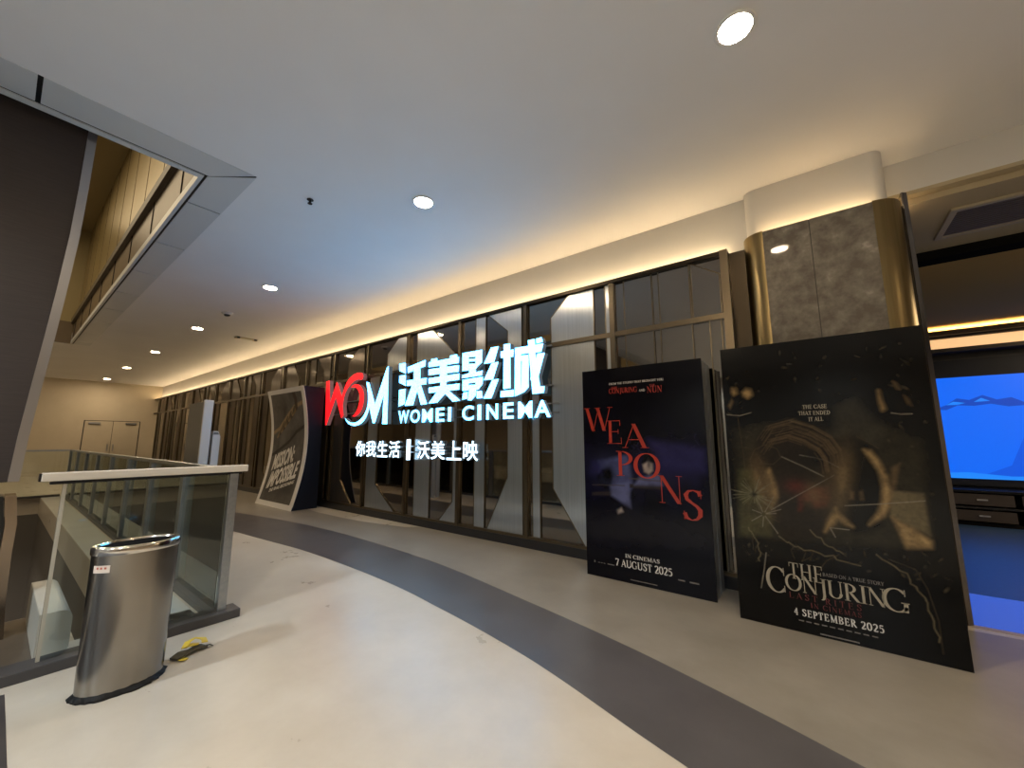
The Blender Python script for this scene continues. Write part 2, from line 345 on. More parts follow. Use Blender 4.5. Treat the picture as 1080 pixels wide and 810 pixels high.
# ------------------------------------------------------------------ printed pictures (pigment per vertex of a fine sheet)
import numpy as np
class Paint:
    def __init__(s, w, h, nx, ny, base, seed=1):
        s.w, s.h, s.nx, s.ny = w, h, nx, ny
        s.U, s.V = np.meshgrid(np.linspace(0, w, nx), np.linspace(0, h, ny))
        s.c = np.zeros((ny, nx, 3)) + np.array(base); s.rng = np.random.default_rng(seed)
    def fbm(s, scale, oct=5, stretch=(1, 1)):
        out = np.zeros_like(s.U); amp = 1.; tot = 0.
        for o in range(oct):
            gx = int(s.w * scale * stretch[0]) + 3; gy = int(s.h * scale * stretch[1]) + 3; g = s.rng.random((gy, gx))
            x = s.U / s.w * (gx - 1.001); y = s.V / s.h * (gy - 1.001); i = x.astype(int); j = y.astype(int); fx = x - i; fy = y - j
            fx = fx * fx * (3 - 2 * fx); fy = fy * fy * (3 - 2 * fy)
            out += amp * (g[j, i] * (1 - fx) * (1 - fy) + g[j, i + 1] * fx * (1 - fy) + g[j + 1, i] * (1 - fx) * fy + g[j + 1, i + 1] * fx * fy)
            tot += amp; amp *= .55; scale *= 2.
        return out / tot
    def mix(s, a, col):
        a = np.clip(a, 0, 1)[..., None]; s.c = s.c * (1 - a) + np.array(col) * a
    def add(s, a, col): s.c = s.c + np.clip(a, 0, None)[..., None] * np.array(col)
    def sdist(s, p):
        d = np.full(s.U.shape, 1e9); ins = np.zeros(s.U.shape, bool); n = len(p)
        for i in range(n):
            (ax, ay), (bx, by) = p[i], p[(i + 1) % n]; ex, ey = bx - ax, by - ay; L = ex * ex + ey * ey + 1e-12
            t = np.clip(((s.U - ax) * ex + (s.V - ay) * ey) / L, 0, 1)
            d = np.minimum(d, np.hypot(s.U - ax - t * ex, s.V - ay - t * ey))
            cr = ((ay > s.V) != (by > s.V)) & (s.U < (bx - ax) * (s.V - ay) / ((by - ay) or 1e-9) + ax); ins ^= cr
        return np.where(ins, -d, d)
    def poly(s, p, col, soft=.02, alpha=1., tex=None):
        a = np.clip(.5 - s.sdist(p) / (2 * soft), 0, 1); a = a * a * (3 - 2 * a)
        s.mix(a * alpha * (1 if tex is None else tex), col)
    def line(s, p, w, col, alpha=1., soft=.004):
        d = np.full(s.U.shape, 1e9)
        for i in range(len(p) - 1):
            (ax, ay), (bx, by) = p[i], p[i + 1]; ex, ey = bx - ax, by - ay; L = ex * ex + ey * ey + 1e-12
            t = np.clip(((s.U - ax) * ex + (s.V - ay) * ey) / L, 0, 1); d = np.minimum(d, np.hypot(s.U - ax - t * ex, s.V - ay - t * ey))
        s.mix(np.clip((w / 2 + soft - d) / soft, 0, 1) * alpha, col)
    def blob(s, x, y, rx, ry, col, alpha=1., rot=0.):
        c, q_ = math.cos(rot), math.sin(rot); du, dv = s.U - x, s.V - y
        s.mix(np.exp(-(((du * c + dv * q_) / rx) ** 2 + ((dv * c - du * q_) / ry) ** 2)) * alpha, col)
    def sheet(s, name, parent, pos, m):
        n = s.nx; vs = [pos(float(u), float(v)) for u, v in zip(s.U.ravel(), s.V.ravel())]
        fs = [(j * n + i, j * n + i + 1, (j + 1) * n + i + 1, (j + 1) * n + i) for j in range(s.ny - 1) for i in range(n - 1)]
        mb = MB(); mb.v = vs; mb.f = fs; k = mb.mi(m); mb.m = [k] * len(fs)
        o = mb.build(name, parent); at_ = o.data.color_attributes.new('pigment', 'FLOAT_COLOR', 'POINT')
        rgba = np.ones((len(vs), 4), dtype=np.float32); rgba[:, :3] = np.clip(s.c.reshape(-1, 3), 0, 1)
        at_.data.foreach_set('color', rgba.ravel()); return o
def pigment(name, rough, spec):
    m = mat(name, (.1, .1, .1), rough, spec=spec); a = m.node_tree.nodes.new('ShaderNodeAttribute'); a.attribute_name = 'pigment'
    m.node_tree.links.new(a.outputs['Color'], m.node_tree.nodes['Principled BSDF'].inputs['Base Color']); return m
M['picture'] = pigment('printed picture', .14, .2)
M['picturematt'] = pigment('printed picture matt', .45, .2)

SIGN_STROKES= {'wo': [[(-5.913, 2.785), (-5.733, 2.78), (-5.716, 2.583), (-5.905, 2.66)], [(-5.899, 2.566), (-5.715, 2.561), (-5.707, 2.364), (-5.9, 2.441)], [(-5.891, 2.307), (-5.704, 2.312), (-5.711, 2.046), (-5.89, 2.002)], [(-5.672, 2.697), (-5.19, 2.769), (-5.193, 2.66), (-5.661, 2.592)], [(-5.503, 2.672), (-5.325, 2.651), (-5.313, 2.41), (-5.489, 2.427)], [(-5.681, 2.459), (-5.147, 2.454), (-5.157, 2.345), (-5.68, 2.362)], [(-5.498, 2.435), (-5.322, 2.418), (-5.483, 2.009), (-5.713, 2.01)], [(-5.463, 2.431), (-5.301, 2.353), (-5.12, 2.012), (-5.279, 2.003)]], 'mei': [[(-5.043, 2.762), (-4.896, 2.76), (-4.889, 2.687), (-5.04, 2.689)], [(-4.591, 2.761), (-4.433, 2.766), (-4.425, 2.696), (-4.589, 2.697)], [(-5.111, 2.714), (-4.386, 2.718), (-4.39, 2.618), (-5.108, 2.632)], [(-5.106, 2.595), (-4.382, 2.583), (-4.386, 2.478), (-5.101, 2.494)], [(-5.099, 2.441), (-4.369, 2.448), (-4.376, 2.349), (-5.095, 2.348)], [(-4.829, 2.68), (-4.665, 2.673), (-4.653, 2.336), (-4.816, 2.337)], [(-5.092, 2.282), (-4.365, 2.29), (-4.371, 2.194), (-5.087, 2.19)], [(-4.809, 2.35), (-4.669, 2.351), (-4.648, 2.176), (-4.802, 2.174)], [(-4.863, 2.219), (-4.678, 2.232), (-4.666, 2.164), (-4.874, 2.018), (-5.086, 2.017)], [(-4.764, 2.212), (-4.621, 2.207), (-4.345, 2.02), (-4.512, 2.012)]], 'ying': [[(-4.311, 2.764), (-4.175, 2.765), (-4.168, 2.473), (-4.308, 2.48)], [(-4.036, 2.76), (-3.892, 2.761), (-3.897, 2.568), (-4.026, 2.492)], [(-4.311, 2.764), (-3.892, 2.761), (-3.895, 2.664), (-4.309, 2.689)], [(-4.182, 2.655), (-4.025, 2.642), (-4.024, 2.602), (-4.182, 2.616)], [(-4.31, 2.589), (-3.956, 2.561), (-4.025, 2.475), (-4.308, 2.48)], [(-4.314, 2.415), (-4.158, 2.431), (-4.159, 2.478), (-4.021, 2.469), (-4.021, 2.431), (-3.884, 2.442), (-3.894, 2.369), (-4.313, 2.366)], [(-4.304, 2.34), (-4.168, 2.342), (-4.164, 2.163), (-4.3, 2.167)], [(-4.027, 2.346), (-3.875, 2.348), (-3.885, 2.233), (-3.966, 2.162), (-4.024, 2.162)], [(-4.304, 2.34), (-3.875, 2.348), (-3.882, 2.268), (-4.303, 2.281)], [(-4.302, 2.255), (-3.904, 2.234), (-3.966, 2.162), (-4.3, 2.164)], [(-4.156, 2.184), (-4.012, 2.173), (-4.018, 2.074), (-4.109, 2.006), (-4.188, 2.017)], [(-4.287, 2.139), (-4.183, 2.143), (-4.197, 2.04), (-4.304, 2.03)], [(-4.008, 2.141), (-3.902, 2.139), (-3.878, 2.028), (-3.998, 2.03)], [(-3.725, 2.769), (-3.578, 2.767), (-3.665, 2.538), (-3.863, 2.542)], [(-3.714, 2.53), (-3.58, 2.536), (-3.681, 2.289), (-3.86, 2.294)], [(-3.699, 2.283), (-3.574, 2.285), (-3.709, 2.014), (-3.867, 2.019)]], 'cheng': [[(-3.479, 2.78), (-3.363, 2.773), (-3.352, 2.133), (-3.484, 2.13)], [(-3.535, 2.685), (-3.295, 2.679), (-3.306, 2.575), (-3.534, 2.585)], [(-3.532, 2.104), (-3.296, 2.107), (-3.296, 2.013), (-3.538, 2.016)], [(-3.276, 2.697), (-3.171, 2.695), (-3.173, 2.118), (-3.283, 2.009)], [(-3.276, 2.697), (-2.8, 2.692), (-2.832, 2.581), (-3.276, 2.598)], [(-3.207, 2.576), (-3.044, 2.569), (-3.041, 2.495), (-3.175, 2.499)], [(-3.155, 2.523), (-3.041, 2.508), (-3.044, 2.121), (-3.113, 2.062), (-3.28, 2.009), (-3.17, 2.131)], [(-3.055, 2.774), (-2.939, 2.774), (-2.921, 2.48), (-2.859, 2.118), (-2.785, 2.111), (-2.802, 2.026), (-2.983, 2.022)], [(-2.898, 2.567), (-2.781, 2.561), (-2.881, 2.258), (-2.973, 2.153), (-3.018, 2.234)], [(-2.918, 2.775), (-2.829, 2.782), (-2.806, 2.716), (-2.912, 2.704)]]}
CONJ_POLY= [('olive', [(0.036, 1.496), (0.254, 1.531), (0.44, 1.568), (0.794, 1.442), (0.969, 1.514), (1.154, 1.39), (1.124, 0.739), (0.919, 0.68), (0.021, 0.63)]), ('green', [(0.054, 1.162), (0.153, 1.175), (0.26, 0.878), (0.243, 0.666), (0.027, 0.636)]), ('tan', [(0.965, 1.063), (1.124, 1.055), (1.127, 0.785), (0.945, 0.89)]), ('haze', [(0.718, 1.653), (0.842, 1.708), (0.967, 1.492), (0.922, 1.36), (0.816, 1.434), (0.697, 1.422)]), ('hair', [(0.145, 1.267), (0.192, 1.387), (0.261, 1.523), (0.453, 1.568), (0.591, 1.491), (0.7, 1.388), (0.739, 1.237), (0.705, 1.018), (0.622, 0.869), (0.569, 0.685), (0.324, 0.649), (0.277, 0.832), (0.213, 1.004)]), ('head', [(0.702, 1.412), (0.816, 1.437), (0.915, 1.345), (0.964, 1.13), (0.947, 0.96), (0.89, 0.814), (0.75, 0.739), (0.698, 0.79), (0.719, 0.997), (0.748, 1.207)]), ('gold', [(0.242, 1.154), (0.272, 1.18), (0.305, 1.059), (0.308, 0.963), (0.278, 0.896), (0.257, 0.874), (0.249, 0.958), (0.222, 1.021)]), ('brown', [(0.169, 1.184), (0.187, 1.134), (0.22, 1.004), (0.26, 0.878), (0.245, 0.873), (0.197, 0.986), (0.162, 1.1)]), ('brown', [(0.704, 1.236), (0.739, 1.207), (0.723, 1.086), (0.698, 1.025), (0.69, 1.084), (0.677, 1.136)]), ('gold', [(0.657, 0.917), (0.673, 0.875), (0.713, 0.832), (0.739, 0.795), (0.699, 0.805), (0.667, 0.837), (0.628, 0.796), (0.58, 0.738), (0.608, 0.823)]), ('red', [(0.443, 0.974), (0.539, 1.047), (0.634, 1.068), (0.633, 0.99), (0.603, 0.924), (0.539, 0.903), (0.518, 0.95), (0.473, 0.945), (0.454, 0.874), (0.432, 0.872)]), ('gold', [(0.852, 1.337), (0.888, 1.33), (0.923, 1.265), (0.957, 1.151), (0.964, 1.053), (0.947, 0.96), (0.913, 0.887), (0.831, 0.821), (0.882, 0.897), (0.911, 0.971), (0.929, 1.086), (0.915, 1.199)]), ('gold', [(0.955, 0.884), (1.041, 0.827), (1.126, 0.752), (1.122, 0.712), (1.007, 0.694), (0.982, 0.799)]), ('brown', [(0.983, 1.217), (1.028, 1.247), (0.99, 1.076), (0.968, 1.046)]), ('gold', [(0.056, 1.841), (0.083, 1.839), (0.086, 1.801), (0.063, 1.786), (0.052, 1.811)]), ('gold', [(0.132, 1.808), (0.157, 1.833), (0.187, 1.822), (0.193, 1.777), (0.164, 1.756), (0.138, 1.776)]), ('brown', [(0.014, 1.699), (0.045, 1.751), (0.056, 1.733), (0.028, 1.671)]), ('gold', [(0.971, 1.752), (0.976, 1.692), (0.989, 1.624), (0.977, 1.615), (0.97, 1.685)]), ('brown', [(1.094, 1.713), (1.114, 1.683), (1.126, 1.639), (1.11, 1.65)]), ('brown', [(1.051, 1.813), (1.068, 1.797), (1.081, 1.754), (1.064, 1.76)]), ('brown', [(0.75, 1.044), (0.769, 1.038), (0.762, 0.986), (0.742, 0.987)]), ('brown', [(0.802, 1.04), (0.816, 1.049), (0.819, 0.991), (0.801, 0.987)])]
CONJ_LINE= [('crack', 0.006, [(0.361, 1.276), (0.49, 1.212), (0.61, 1.137)]), ('crack', 0.008, [(0.477, 1.292), (0.572, 1.273), (0.632, 1.252), (0.701, 1.208)]), ('crack', 0.004, [(0.259, 0.862), (0.389, 0.954), (0.499, 1.025), (0.672, 1.151)]), ('crack', 0.004, [(0.711, 0.937), (0.905, 0.97), (1.124, 1.007)]), ('crack', 0.005, [(0.613, 0.772), (0.719, 0.771)]), ('crack', 0.005, [(0.613, 0.772), (0.638, 0.709)]), ('crack', 0.004, [(1.021, 1.593), (1.072, 1.582), (1.124, 1.583)]), ('crack', 0.004, [(0.001, 1.622), (0.095, 1.611), (0.18, 1.632)]), ('hairline', 0.01, [(0.2, 1.404), (0.274, 1.514), (0.439, 1.56), (0.567, 1.508), (0.673, 1.427), (0.724, 1.327), (0.731, 1.206)]), ('hairline', 0.008, [(0.266, 1.404), (0.324, 1.504), (0.437, 1.535), (0.552, 1.484)]), ('hairline', 0.006, [(0.573, 1.436), (0.617, 1.357), (0.663, 1.319)]), ('hairline', 0.007, [(0.3, 1.387), (0.393, 1.495), (0.502, 1.509)]), ('hairline', 0.008, [(0.144, 1.25), (0.187, 1.328), (0.256, 1.371), (0.338, 1.338), (0.354, 1.273), (0.3, 1.214), (0.23, 1.219), (0.205, 1.269)]), ('hairline', 0.006, [(0.144, 1.25), (0.153, 1.166), (0.177, 1.1)]), ('hairline', 0.006, [(0.822, 1.431), (0.88, 1.389), (0.931, 1.348)]), ('crack', 0.006, [(0.199, 0.531), (0.177, 0.407), (0.146, 0.261)]), ('hairline', 0.006, [(0.907, 0.603), (1.031, 0.566), (1.075, 0.446), (1.107, 0.266), (1.107, 0.072)]), ('hairline', 0.004, [(0.509, 0.436), (0.573, 0.533), (0.647, 0.591)]), ('hairline', 0.004, [(0.38, 0.512), (0.361, 0.578), (0.4, 0.618), (0.455, 0.579), (0.425, 0.507), (0.485, 0.544), (0.502, 0.6)]), ('hairline', 0.003, [(0.08, 1.598), (0.098, 1.283), (0.103, 0.979), (0.116, 0.539)]), ('crack', 0.003, [(0.223, 0.827), (0.289, 0.838)]), ('hairline', 0.003, [(0.222, 0.821), (0.289, 0.807)]), ('hairline', 0.003, [(0.221, 0.817), (0.303, 0.774)]), ('crack', 0.003, [(0.215, 0.809), (0.289, 0.688)]), ('hairline', 0.003, [(0.211, 0.807), (0.234, 0.726)]), ('hairline', 0.003, [(0.207, 0.805), (0.211, 0.71)]), ('crack', 0.003, [(0.203, 0.805), (0.192, 0.729)]), ('hairline', 0.003, [(0.199, 0.805), (0.127, 0.627)]), ('hairline', 0.003, [(0.193, 0.809), (0.078, 0.676)]), ('crack', 0.003, [(0.191, 0.813), (0.119, 0.762)]), ('hairline', 0.003, [(0.189, 0.816), (0.063, 0.756)]), ('hairline', 0.003, [(0.189, 0.823), (0.032, 0.814)]), ('crack', 0.003, [(0.191, 0.829), (0.131, 0.849)]), ('hairline', 0.003, [(0.193, 0.834), (0.087, 0.907)]), ('hairline', 0.003, [(0.196, 0.838), (0.152, 0.898)]), ('crack', 0.003, [(0.2, 0.841), (0.178, 0.906)]), ('hairline', 0.003, [(0.207, 0.844), (0.212, 1.018)]), ('hairline', 0.003, [(0.21, 0.844), (0.232, 0.945)]), ('crack', 0.003, [(0.216, 0.842), (0.283, 0.966)]), ('hairline', 0.003, [(0.22, 0.839), (0.334, 0.969)]), ('hairline', 0.003, [(0.222, 0.836), (0.311, 0.907)]), ('crack', 0.003, [(0.223, 0.831), (0.323, 0.872)])]
WEAP_TXT={'W': [(0.02, 1.504), (0.351, 1.762)], 'E': [(0.28, 1.368), (0.466, 1.617)], 'A': [(0.45, 1.328), (0.718, 1.576)], 'P': [(0.374, 1.04), (0.56, 1.296)], 'O': [(0.558, 1.03), (0.833, 1.278)], 'N': [(0.792, 0.807), (1.04, 1.069)], 'S': [(1.01, 0.67), (1.211, 0.952)], 'from': [(0.319, 2.013), (0.897, 2.002)], 'conj': [(0.316, 1.913), (0.628, 1.945)], 'and': [(0.643, 1.906), (0.709, 1.921)], 'nun': [(0.727, 1.893), (0.883, 1.937)], 'incin': [(0.428, 0.237), (0.772, 0.26)], 'aug': [(0.321, 0.171), (0.883, 0.183)], 'line': [(0.473, 0.034), (0.736, 0.037)], 'tl': [(0.087, 0.139), (0.306, 0.14)], 'tr': [(0.929, 0.12), (1.112, 0.135)]}
WEAP_POLY= [('blue', [(0.168, 1.185), (0.5, 1.262), (0.538, 0.951), (0.501, 0.884), (0.179, 0.961)]), ('blue2', [(0.71, 1.412), (1.235, 1.322), (1.235, 1.114), (0.858, 1.159)]), ('head', [(0.143, 1.028), (0.203, 1.1), (0.285, 1.103), (0.319, 1.031), (0.308, 0.936), (0.241, 0.897), (0.167, 0.926)]), ('desk', [(0.08, 0.851), (0.484, 0.899), (0.499, 0.851), (0.079, 0.817)]), ('shirt', [(0.29, 0.935), (0.488, 0.98), (0.511, 0.723), (0.304, 0.835)]), ('desk', [(0.504, 0.965), (0.832, 0.971), (0.814, 0.932), (0.503, 0.926)]), ('shirt', [(0.609, 1.036), (0.806, 1.078), (0.832, 0.971), (0.555, 0.959)]), ('skin', [(0.649, 1.167), (0.7, 1.198), (0.748, 1.18), (0.747, 1.107), (0.703, 1.073), (0.659, 1.094)]), ('head', [(0.633, 1.183), (0.67, 1.265), (0.762, 1.267), (0.779, 1.172), (0.748, 1.18), (0.7, 1.205), (0.652, 1.171)]), ('blue3', [(0.032, 0.573), (0.546, 0.759), (1.225, 0.54), (1.217, 0.427), (0.022, 0.234)]), ('skin', [(0.363, 0.692), (0.407, 0.719), (0.426, 0.682), (0.369, 0.657)]), ('blue2', [(0.09, 1.165), (0.206, 1.186), (0.202, 1.065), (0.086, 1.06)])]
# ------------------------------------------------------------------ camera
W_, H_, F_ = 1080., 810., 415.
th = math.atan(60 / F_); psi = math.atan(323 / math.hypot(F_, 60))
fw = Vector((-math.sin(psi) * math.cos(th), math.cos(psi) * math.cos(th), math.sin(th)))
rt = Vector((math.cos(psi), math.sin(psi), 0)); up = rt.cross(fw)
cam = bpy.data.cameras.new('camera'); co = bpy.data.objects.new('camera', cam); COL.objects.link(co)
cam.sensor_width = 36.; cam.sensor_fit = 'HORIZONTAL'; cam.lens = F_ / W_ * 36.; cam.clip_start = .05; cam.clip_end = 200
R = Matrix((rt, up, -fw)).transposed().to_4x4(); R.translation = Vector((0, 0, 1.4)); co.matrix_world = R
scene.camera = co

XL, XS = -25., -.58            # far left wall, right end of the storefront
YW, YB = 4.45, 4.67            # storefront face, cove band face
CZ, SZ = 4.0, 3.38             # ceiling, storefront top
LX0, LX1 = -15.6, -4.3         # floor opening in x
XR, YR = 9., -9.               # right and rear walls of the hall

# ------------------------------------------------------------------ floor
b = MB()
def fl(x0, x1, y0, y1): b.box(x0, x1, y0, y1, -.4, 0, 'cream')
fl(LX1, XR, YR, 4.72); fl(XL, LX0, YR, 4.72); fl(LX0, LX1, .84, 4.72); fl(LX0, LX1, YR, -6.); fl(-5.15, LX1, -6., .5)
floor = struct(b.build('floor'))
inner = [(-24.9, 2.05), (-14., 2.15), (-10., 2.28), (-7.326, 2.43), (-5.486, 2.575), (-4.314, 2.583), (-3.397, 2.54), (-2.774, 2.465), (-2.199, 2.382), (-1.644, 2.28), (-1.266, 2.185), (-.844, 2.06), (-.565, 1.985), (0, 1.83), (.8, 1.58), (2., 1.15), (4., .2), (6., -1.), (8.9, -3.)]
outer = [(-24.9, 2.75), (-14., 2.85), (-10., 2.98), (-8.643, 3.15), (-7.303, 3.32), (-6.054, 3.385), (-4.789, 3.36), (-3.724, 3.285), (-3.072, 3.195), (-2.154, 3.02), (-1.691, 2.93), (-1.122, 2.805), (-.702, 2.69), (-.315, 2.575), (.039, 2.456), (.8, 2.2), (2., 1.75), (4., .85), (6., -.3), (8.9, -2.3)]
def band(lo, hi, z, m, name):
    mb = MB(); n = 60
    def at(c, t):
        k = t * (len(c) - 1); i = min(int(k), len(c) - 2); f = k - i
        return (c[i][0] + (c[i + 1][0] - c[i][0]) * f, c[i][1] + (c[i + 1][1] - c[i][1]) * f)
    def smooth(c):
        out = []
        for i in range(len(c) - 1):
            p0, p1, p2, p3 = c[max(i - 1, 0)], c[i], c[i + 1], c[min(i + 2, len(c) - 1)]
            for s in range(4):
                t = s / 4
                out.append(tuple(.5 * (2 * p1[k] + (p2[k] - p0[k]) * t + (2 * p0[k] - 5 * p1[k] + 4 * p2[k] - p3[k]) * t * t + (3 * p1[k] - p0[k] - 3 * p2[k] + p3[k]) * t ** 3) for k in (0, 1)))
        return out + [c[-1]]
    lo, hi = smooth(lo), smooth(hi); n = 160
    A = [at(lo, i / n) for i in range(n + 1)]; B = [at(hi, i / n) for i in range(n + 1)]
    for i in range(n): mb.sheet([(*A[i], z), (*A[i + 1], z), (*B[i + 1], z), (*B[i], z)], m)
    return mb.build(name, floor)
band(inner, outer, .0012, 'greyfloor', 'grey_band')
wall_line = [(x, 4.6) for x, y in outer[:-4]] + [(2., 4.66), (4., 4.66), (6., 4.66), (8.9, 4.66)]
band(outer, wall_line, .0008, 'tanfloor', 'tan_border')
MB().sheet([(x, y, .0016) for x, y in [(-8.5, 4.09), (-8.0, 4.05), (-7.08, 4.05), (-6.4, 4.09), (-5.92, 4.16), (-5.5, 4.26), (-5.3, 4.42), (-8.5, 4.42)]], 'cream').build('cream_sliver', floor)
MB().sheet([(x, y, .0012) for x, y in [(-3.72, YR), (-1.6, YR), (-1.6, .19), (-3.72, .19)]], 'darkfloor').build('dark_band', floor)
b = MB()
for k in range(12): b.box(-15.5 + k * .98, min(-15.5 + k * .98 + .972, -3.99), .842, 1.155, .0005, .003, 'whitetile')
for k in range(1, 3): b.box(-4.3, -3.985, -.1 + k * .42, -.1 + k * .42 + .412, .0005, .003, 'whitetile')
b.build('ledge_tiles', floor)
MB().box(-5.14, -3.99, -5.9, .31, .0005, .002, 'landing').build('landing_plate', floor)
# slab edge and level below the opening
b = MB(); b.box(LX0 - 1, LX1 + 1, -7, 1.6, -4.7, -4.5, 'voidfloor'); struct(b.build('floor_lower'))
b = MB(); b.box(LX0, LX1, .86, 1.0, -4.5, -.4, 'voidwall'); b.box(LX1 - .02, LX1 + .1, -6, .86, -4.5, -.4, 'voidwall'); b.box(LX0 - .1, LX0, -6, .86, -4.5, -.4, 'voidwall'); b.box(LX0, LX1, -6.1, -6, -4.5, -.4, 'voidwall')
struct(b.build('wall_lower'))

# ------------------------------------------------------------------ ceiling with opening and its edge panels
VX0, VX1, VY0, VY1 = -15.8, -4.66, -6., .93
b = MB()
def cl(x0, x1, y0, y1): b.box(x0, x1, y0, y1, CZ, CZ + .3, 'ceil')
cl(VX1 + .46, XR, YR, 4.9); cl(XL, VX0, YR, 4.9); cl(VX0, VX1 + .46, VY1 + .36, 4.9); cl(VX0, VX1 + .46, YR, VY0)
b.box(VX1 + .072, VX1 + .46, VY0, VY1 + .36, CZ + .006, CZ + .3, 'gap'); b.box(VX0, VX1 + .072, VY1 + .034, VY1 + .36, CZ + .006, CZ + .3, 'gap')
ceiling = struct(b.build('ceiling'))
zp0, zp1 = CZ - .004, CZ + .004
xs = [-4.2, -5.26, -6.68, -8.1, -9.52, -10.94, -12.36, -13.78, -15.2, -15.78]
for i in range(len(xs) - 1):
    a, c = xs[i], xs[i + 1]; g = .011
    if i == 0: MB().prism([(c + g, 1.29), (-4.2 - .02, 1.29), (-4.58 - .0, .985), (c + g, .985)], 'z', zp0, zp1, 'whitemetal').build('edge_panel', ceiling)
    else: MB().prism([(c + g, 1.29), (a - g, 1.29), (a - g, .985), (c + g, .985)], 'z', zp0, zp1, 'whitemetal').build('edge_panel', ceiling)
ys = [1.29, -.10, -1.6, -3.1, -4.6, -5.98]
for i in range(len(ys) - 1):
    a, c = ys[i], ys[i + 1]; g = .014
    if i == 0: MB().prism([(-4.2, 1.27), (-4.2, c + g), (-4.56, c + g), (-4.556, .993)], 'z', zp0, zp1, 'whitemetal').build('edge_panel', ceiling)
    else: MB().prism([(-4.2, a - g), (-4.2, c + g), (-4.56, c + g), (-4.56, a - g)], 'z', zp0, zp1, 'whitemetal').build('edge_panel', ceiling)
MB().box(-4.66, VX0, VY1, VY1 + .032, zp0, zp1 + .08, 'whitemetal').build('opening_lip', ceiling)
MB().box(-4.66, -4.59, VY0, VY1 + .032, zp0, zp1 + .08, 'whitemetal').build('opening_lip', ceiling)
# storey above the opening
ua = node('wall_upper')
b = MB(); b.box(VX0, VX1, VY1 + .01, VY1 + .2, CZ + .085, 4.56, 'brownpanel')
for k in range(8): b.box(-5.35 - k * 1.42, -5.34 - k * 1.42, VY1, VY1 + .02, CZ + .11, 4.56, 'gap')
b.build('fascia', ua)
b = MB(); b.box(VX0, VX1, VY1 - .05, VY1 + .2, 4.56, 4.69, 'beam'); b.build('edge_beam', ua)
b = MB(); b.box(VX0, VX1, VY1 + .05, VY1 + .2, 4.70, 7.2, 'gold')
for k in range(9): b.box(-5.6 - k * 1.15, -5.592 - k * 1.15, VY1 + .045, VY1 + .06, 4.70, 7.2, 'brownpanel')
b.build('gold_cladding', ua)
b = MB(); b.box(VX1, VX1 + .2, VY0, VY1 + .2, CZ + .3, 7.2, 'brownpanel'); b.box(VX0 - .2, VX0, VY0, VY1 + .2, CZ + .3, 7.2, 'goldceil'); b.box(VX0, VX1, VY0 - .2, VY0, CZ + .3, 7.2, 'goldceil'); b.box(VX0 + .001, VX0 + .012, VY0, VY1, CZ, 4.6, 'brownpanel'); b.build('side_cladding', ua)
MB().box(VX0 - .2, VX1 + .2, VY0 - .2, VY1 + .2, 7.2, 7.4, 'goldceil').build('upper_ceiling', ua)

# ------------------------------------------------------------------ walls
b = MB(); b.box(XL - .2, XL, YR, 4.9, 0, CZ, 'wallcream'); wl = struct(b.build('wall_left'))
b = MB(); b.box(XL, XS + .4, YB, YB + .2, 0, CZ, 'cove'); struct(b.build('wall_back'))
b = MB(); b.box(XR, XR + .2, YR, 11.2, 0, CZ, 'wallrear'); struct(b.build('wall_right'))
b = MB(); b.box(XL, XR, YR - .2, YR, 0, CZ, 'wallrear'); struct(b.build('wall_rear'))
d = struct(MB().box(XL, XL + .02, 2.22, 4.02, 0, 2.29, 'gap').build('door_1'))
for y0, y1 in ((2.25, 3.115), (3.13, 3.99)):
    MB().box(XL + .002, XL + .045, y0, y1, .01, 2.265, 'wallcream').build('door_leaf', d)
for y0, y1 in ((2.36, 2.72), (3.52, 3.88)):
    MB().box(XL + .045, XL + .10, y0, y1, 2.13, 2.21, 'satin').build('door_closer', d)
for y in (3.03, 3.21): MB().box(XL + .045, XL + .09, y - .015, y + .015, .95, 1.25, 'satin').build('door_handle', d)

# ------------------------------------------------------------------ mirror storefront
sf = node('wall_front', (XS, YW, 0))
N = 19; P = 1.3125; ZT0, ZT1, ZP = 2.655, 2.735, .115
MB().box(XL, XS, YW - .02, YB, 0, ZP, 'plinth').build('plinth', sf)
MB().box(XL, XS, YW - .012, YW + .10, ZP, ZP + .035, 'bronze').build('bottom_rail', sf)
MB().box(XL, XS, YW - .025, YB, 3.335, SZ, 'darkbronze').build('head_rail', sf)
MB().box(XL, XS, YW - .010, YW + .08, ZT0, ZT1 - .02, 'bronze').build('transom', sf)
MB().box(XL + .05, XS - .03, 4.575, 4.60, SZ, SZ + .008, 'warmled').build('led_strip', sf)
MB().box(XS - .075, XS, YW - .04, YB, ZP, SZ, 'bronze').build('end_post', sf)
MB().box(XS, -.435, 4.55, YB, 0, SZ, 'darkbronze').build('end_filler', sf)
def inlay(poly, name='steel_inlay', edge=True, m='steel'):
    if m == 'mirror': name = 'mirror_inlay'
    mb = MB(); mb.prism(poly, 'y', YW + .014, YW + .022, m)
    n = len(poly)
    if edge:
        for i in range(n):
            (xa, za), (xb, zb) = poly[i], poly[(i + 1) % n]
            if abs(xa - xb) < .02 or abs(za - zb) > .05:
                dx, dz = xb - xa, zb - za; L = math.hypot(dx, dz); nx, nz = -dz / L * .006, dx / L * .006
                mb.prism([(xa + nx, za + nz), (xb + nx, zb + nz), (xb - nx, zb - nz), (xa - nx, za - nz)], 'y', YW + .008, YW + .020, 'bronze')
    return mb.build(name, sf, uv=True)
z0, z1, z2, z3 = ZP + .035, ZT0, ZT1 - .02, 3.335
def rect(a, c, lo, hi): return [(a, lo), (c, lo), (c, hi), (a, hi)]
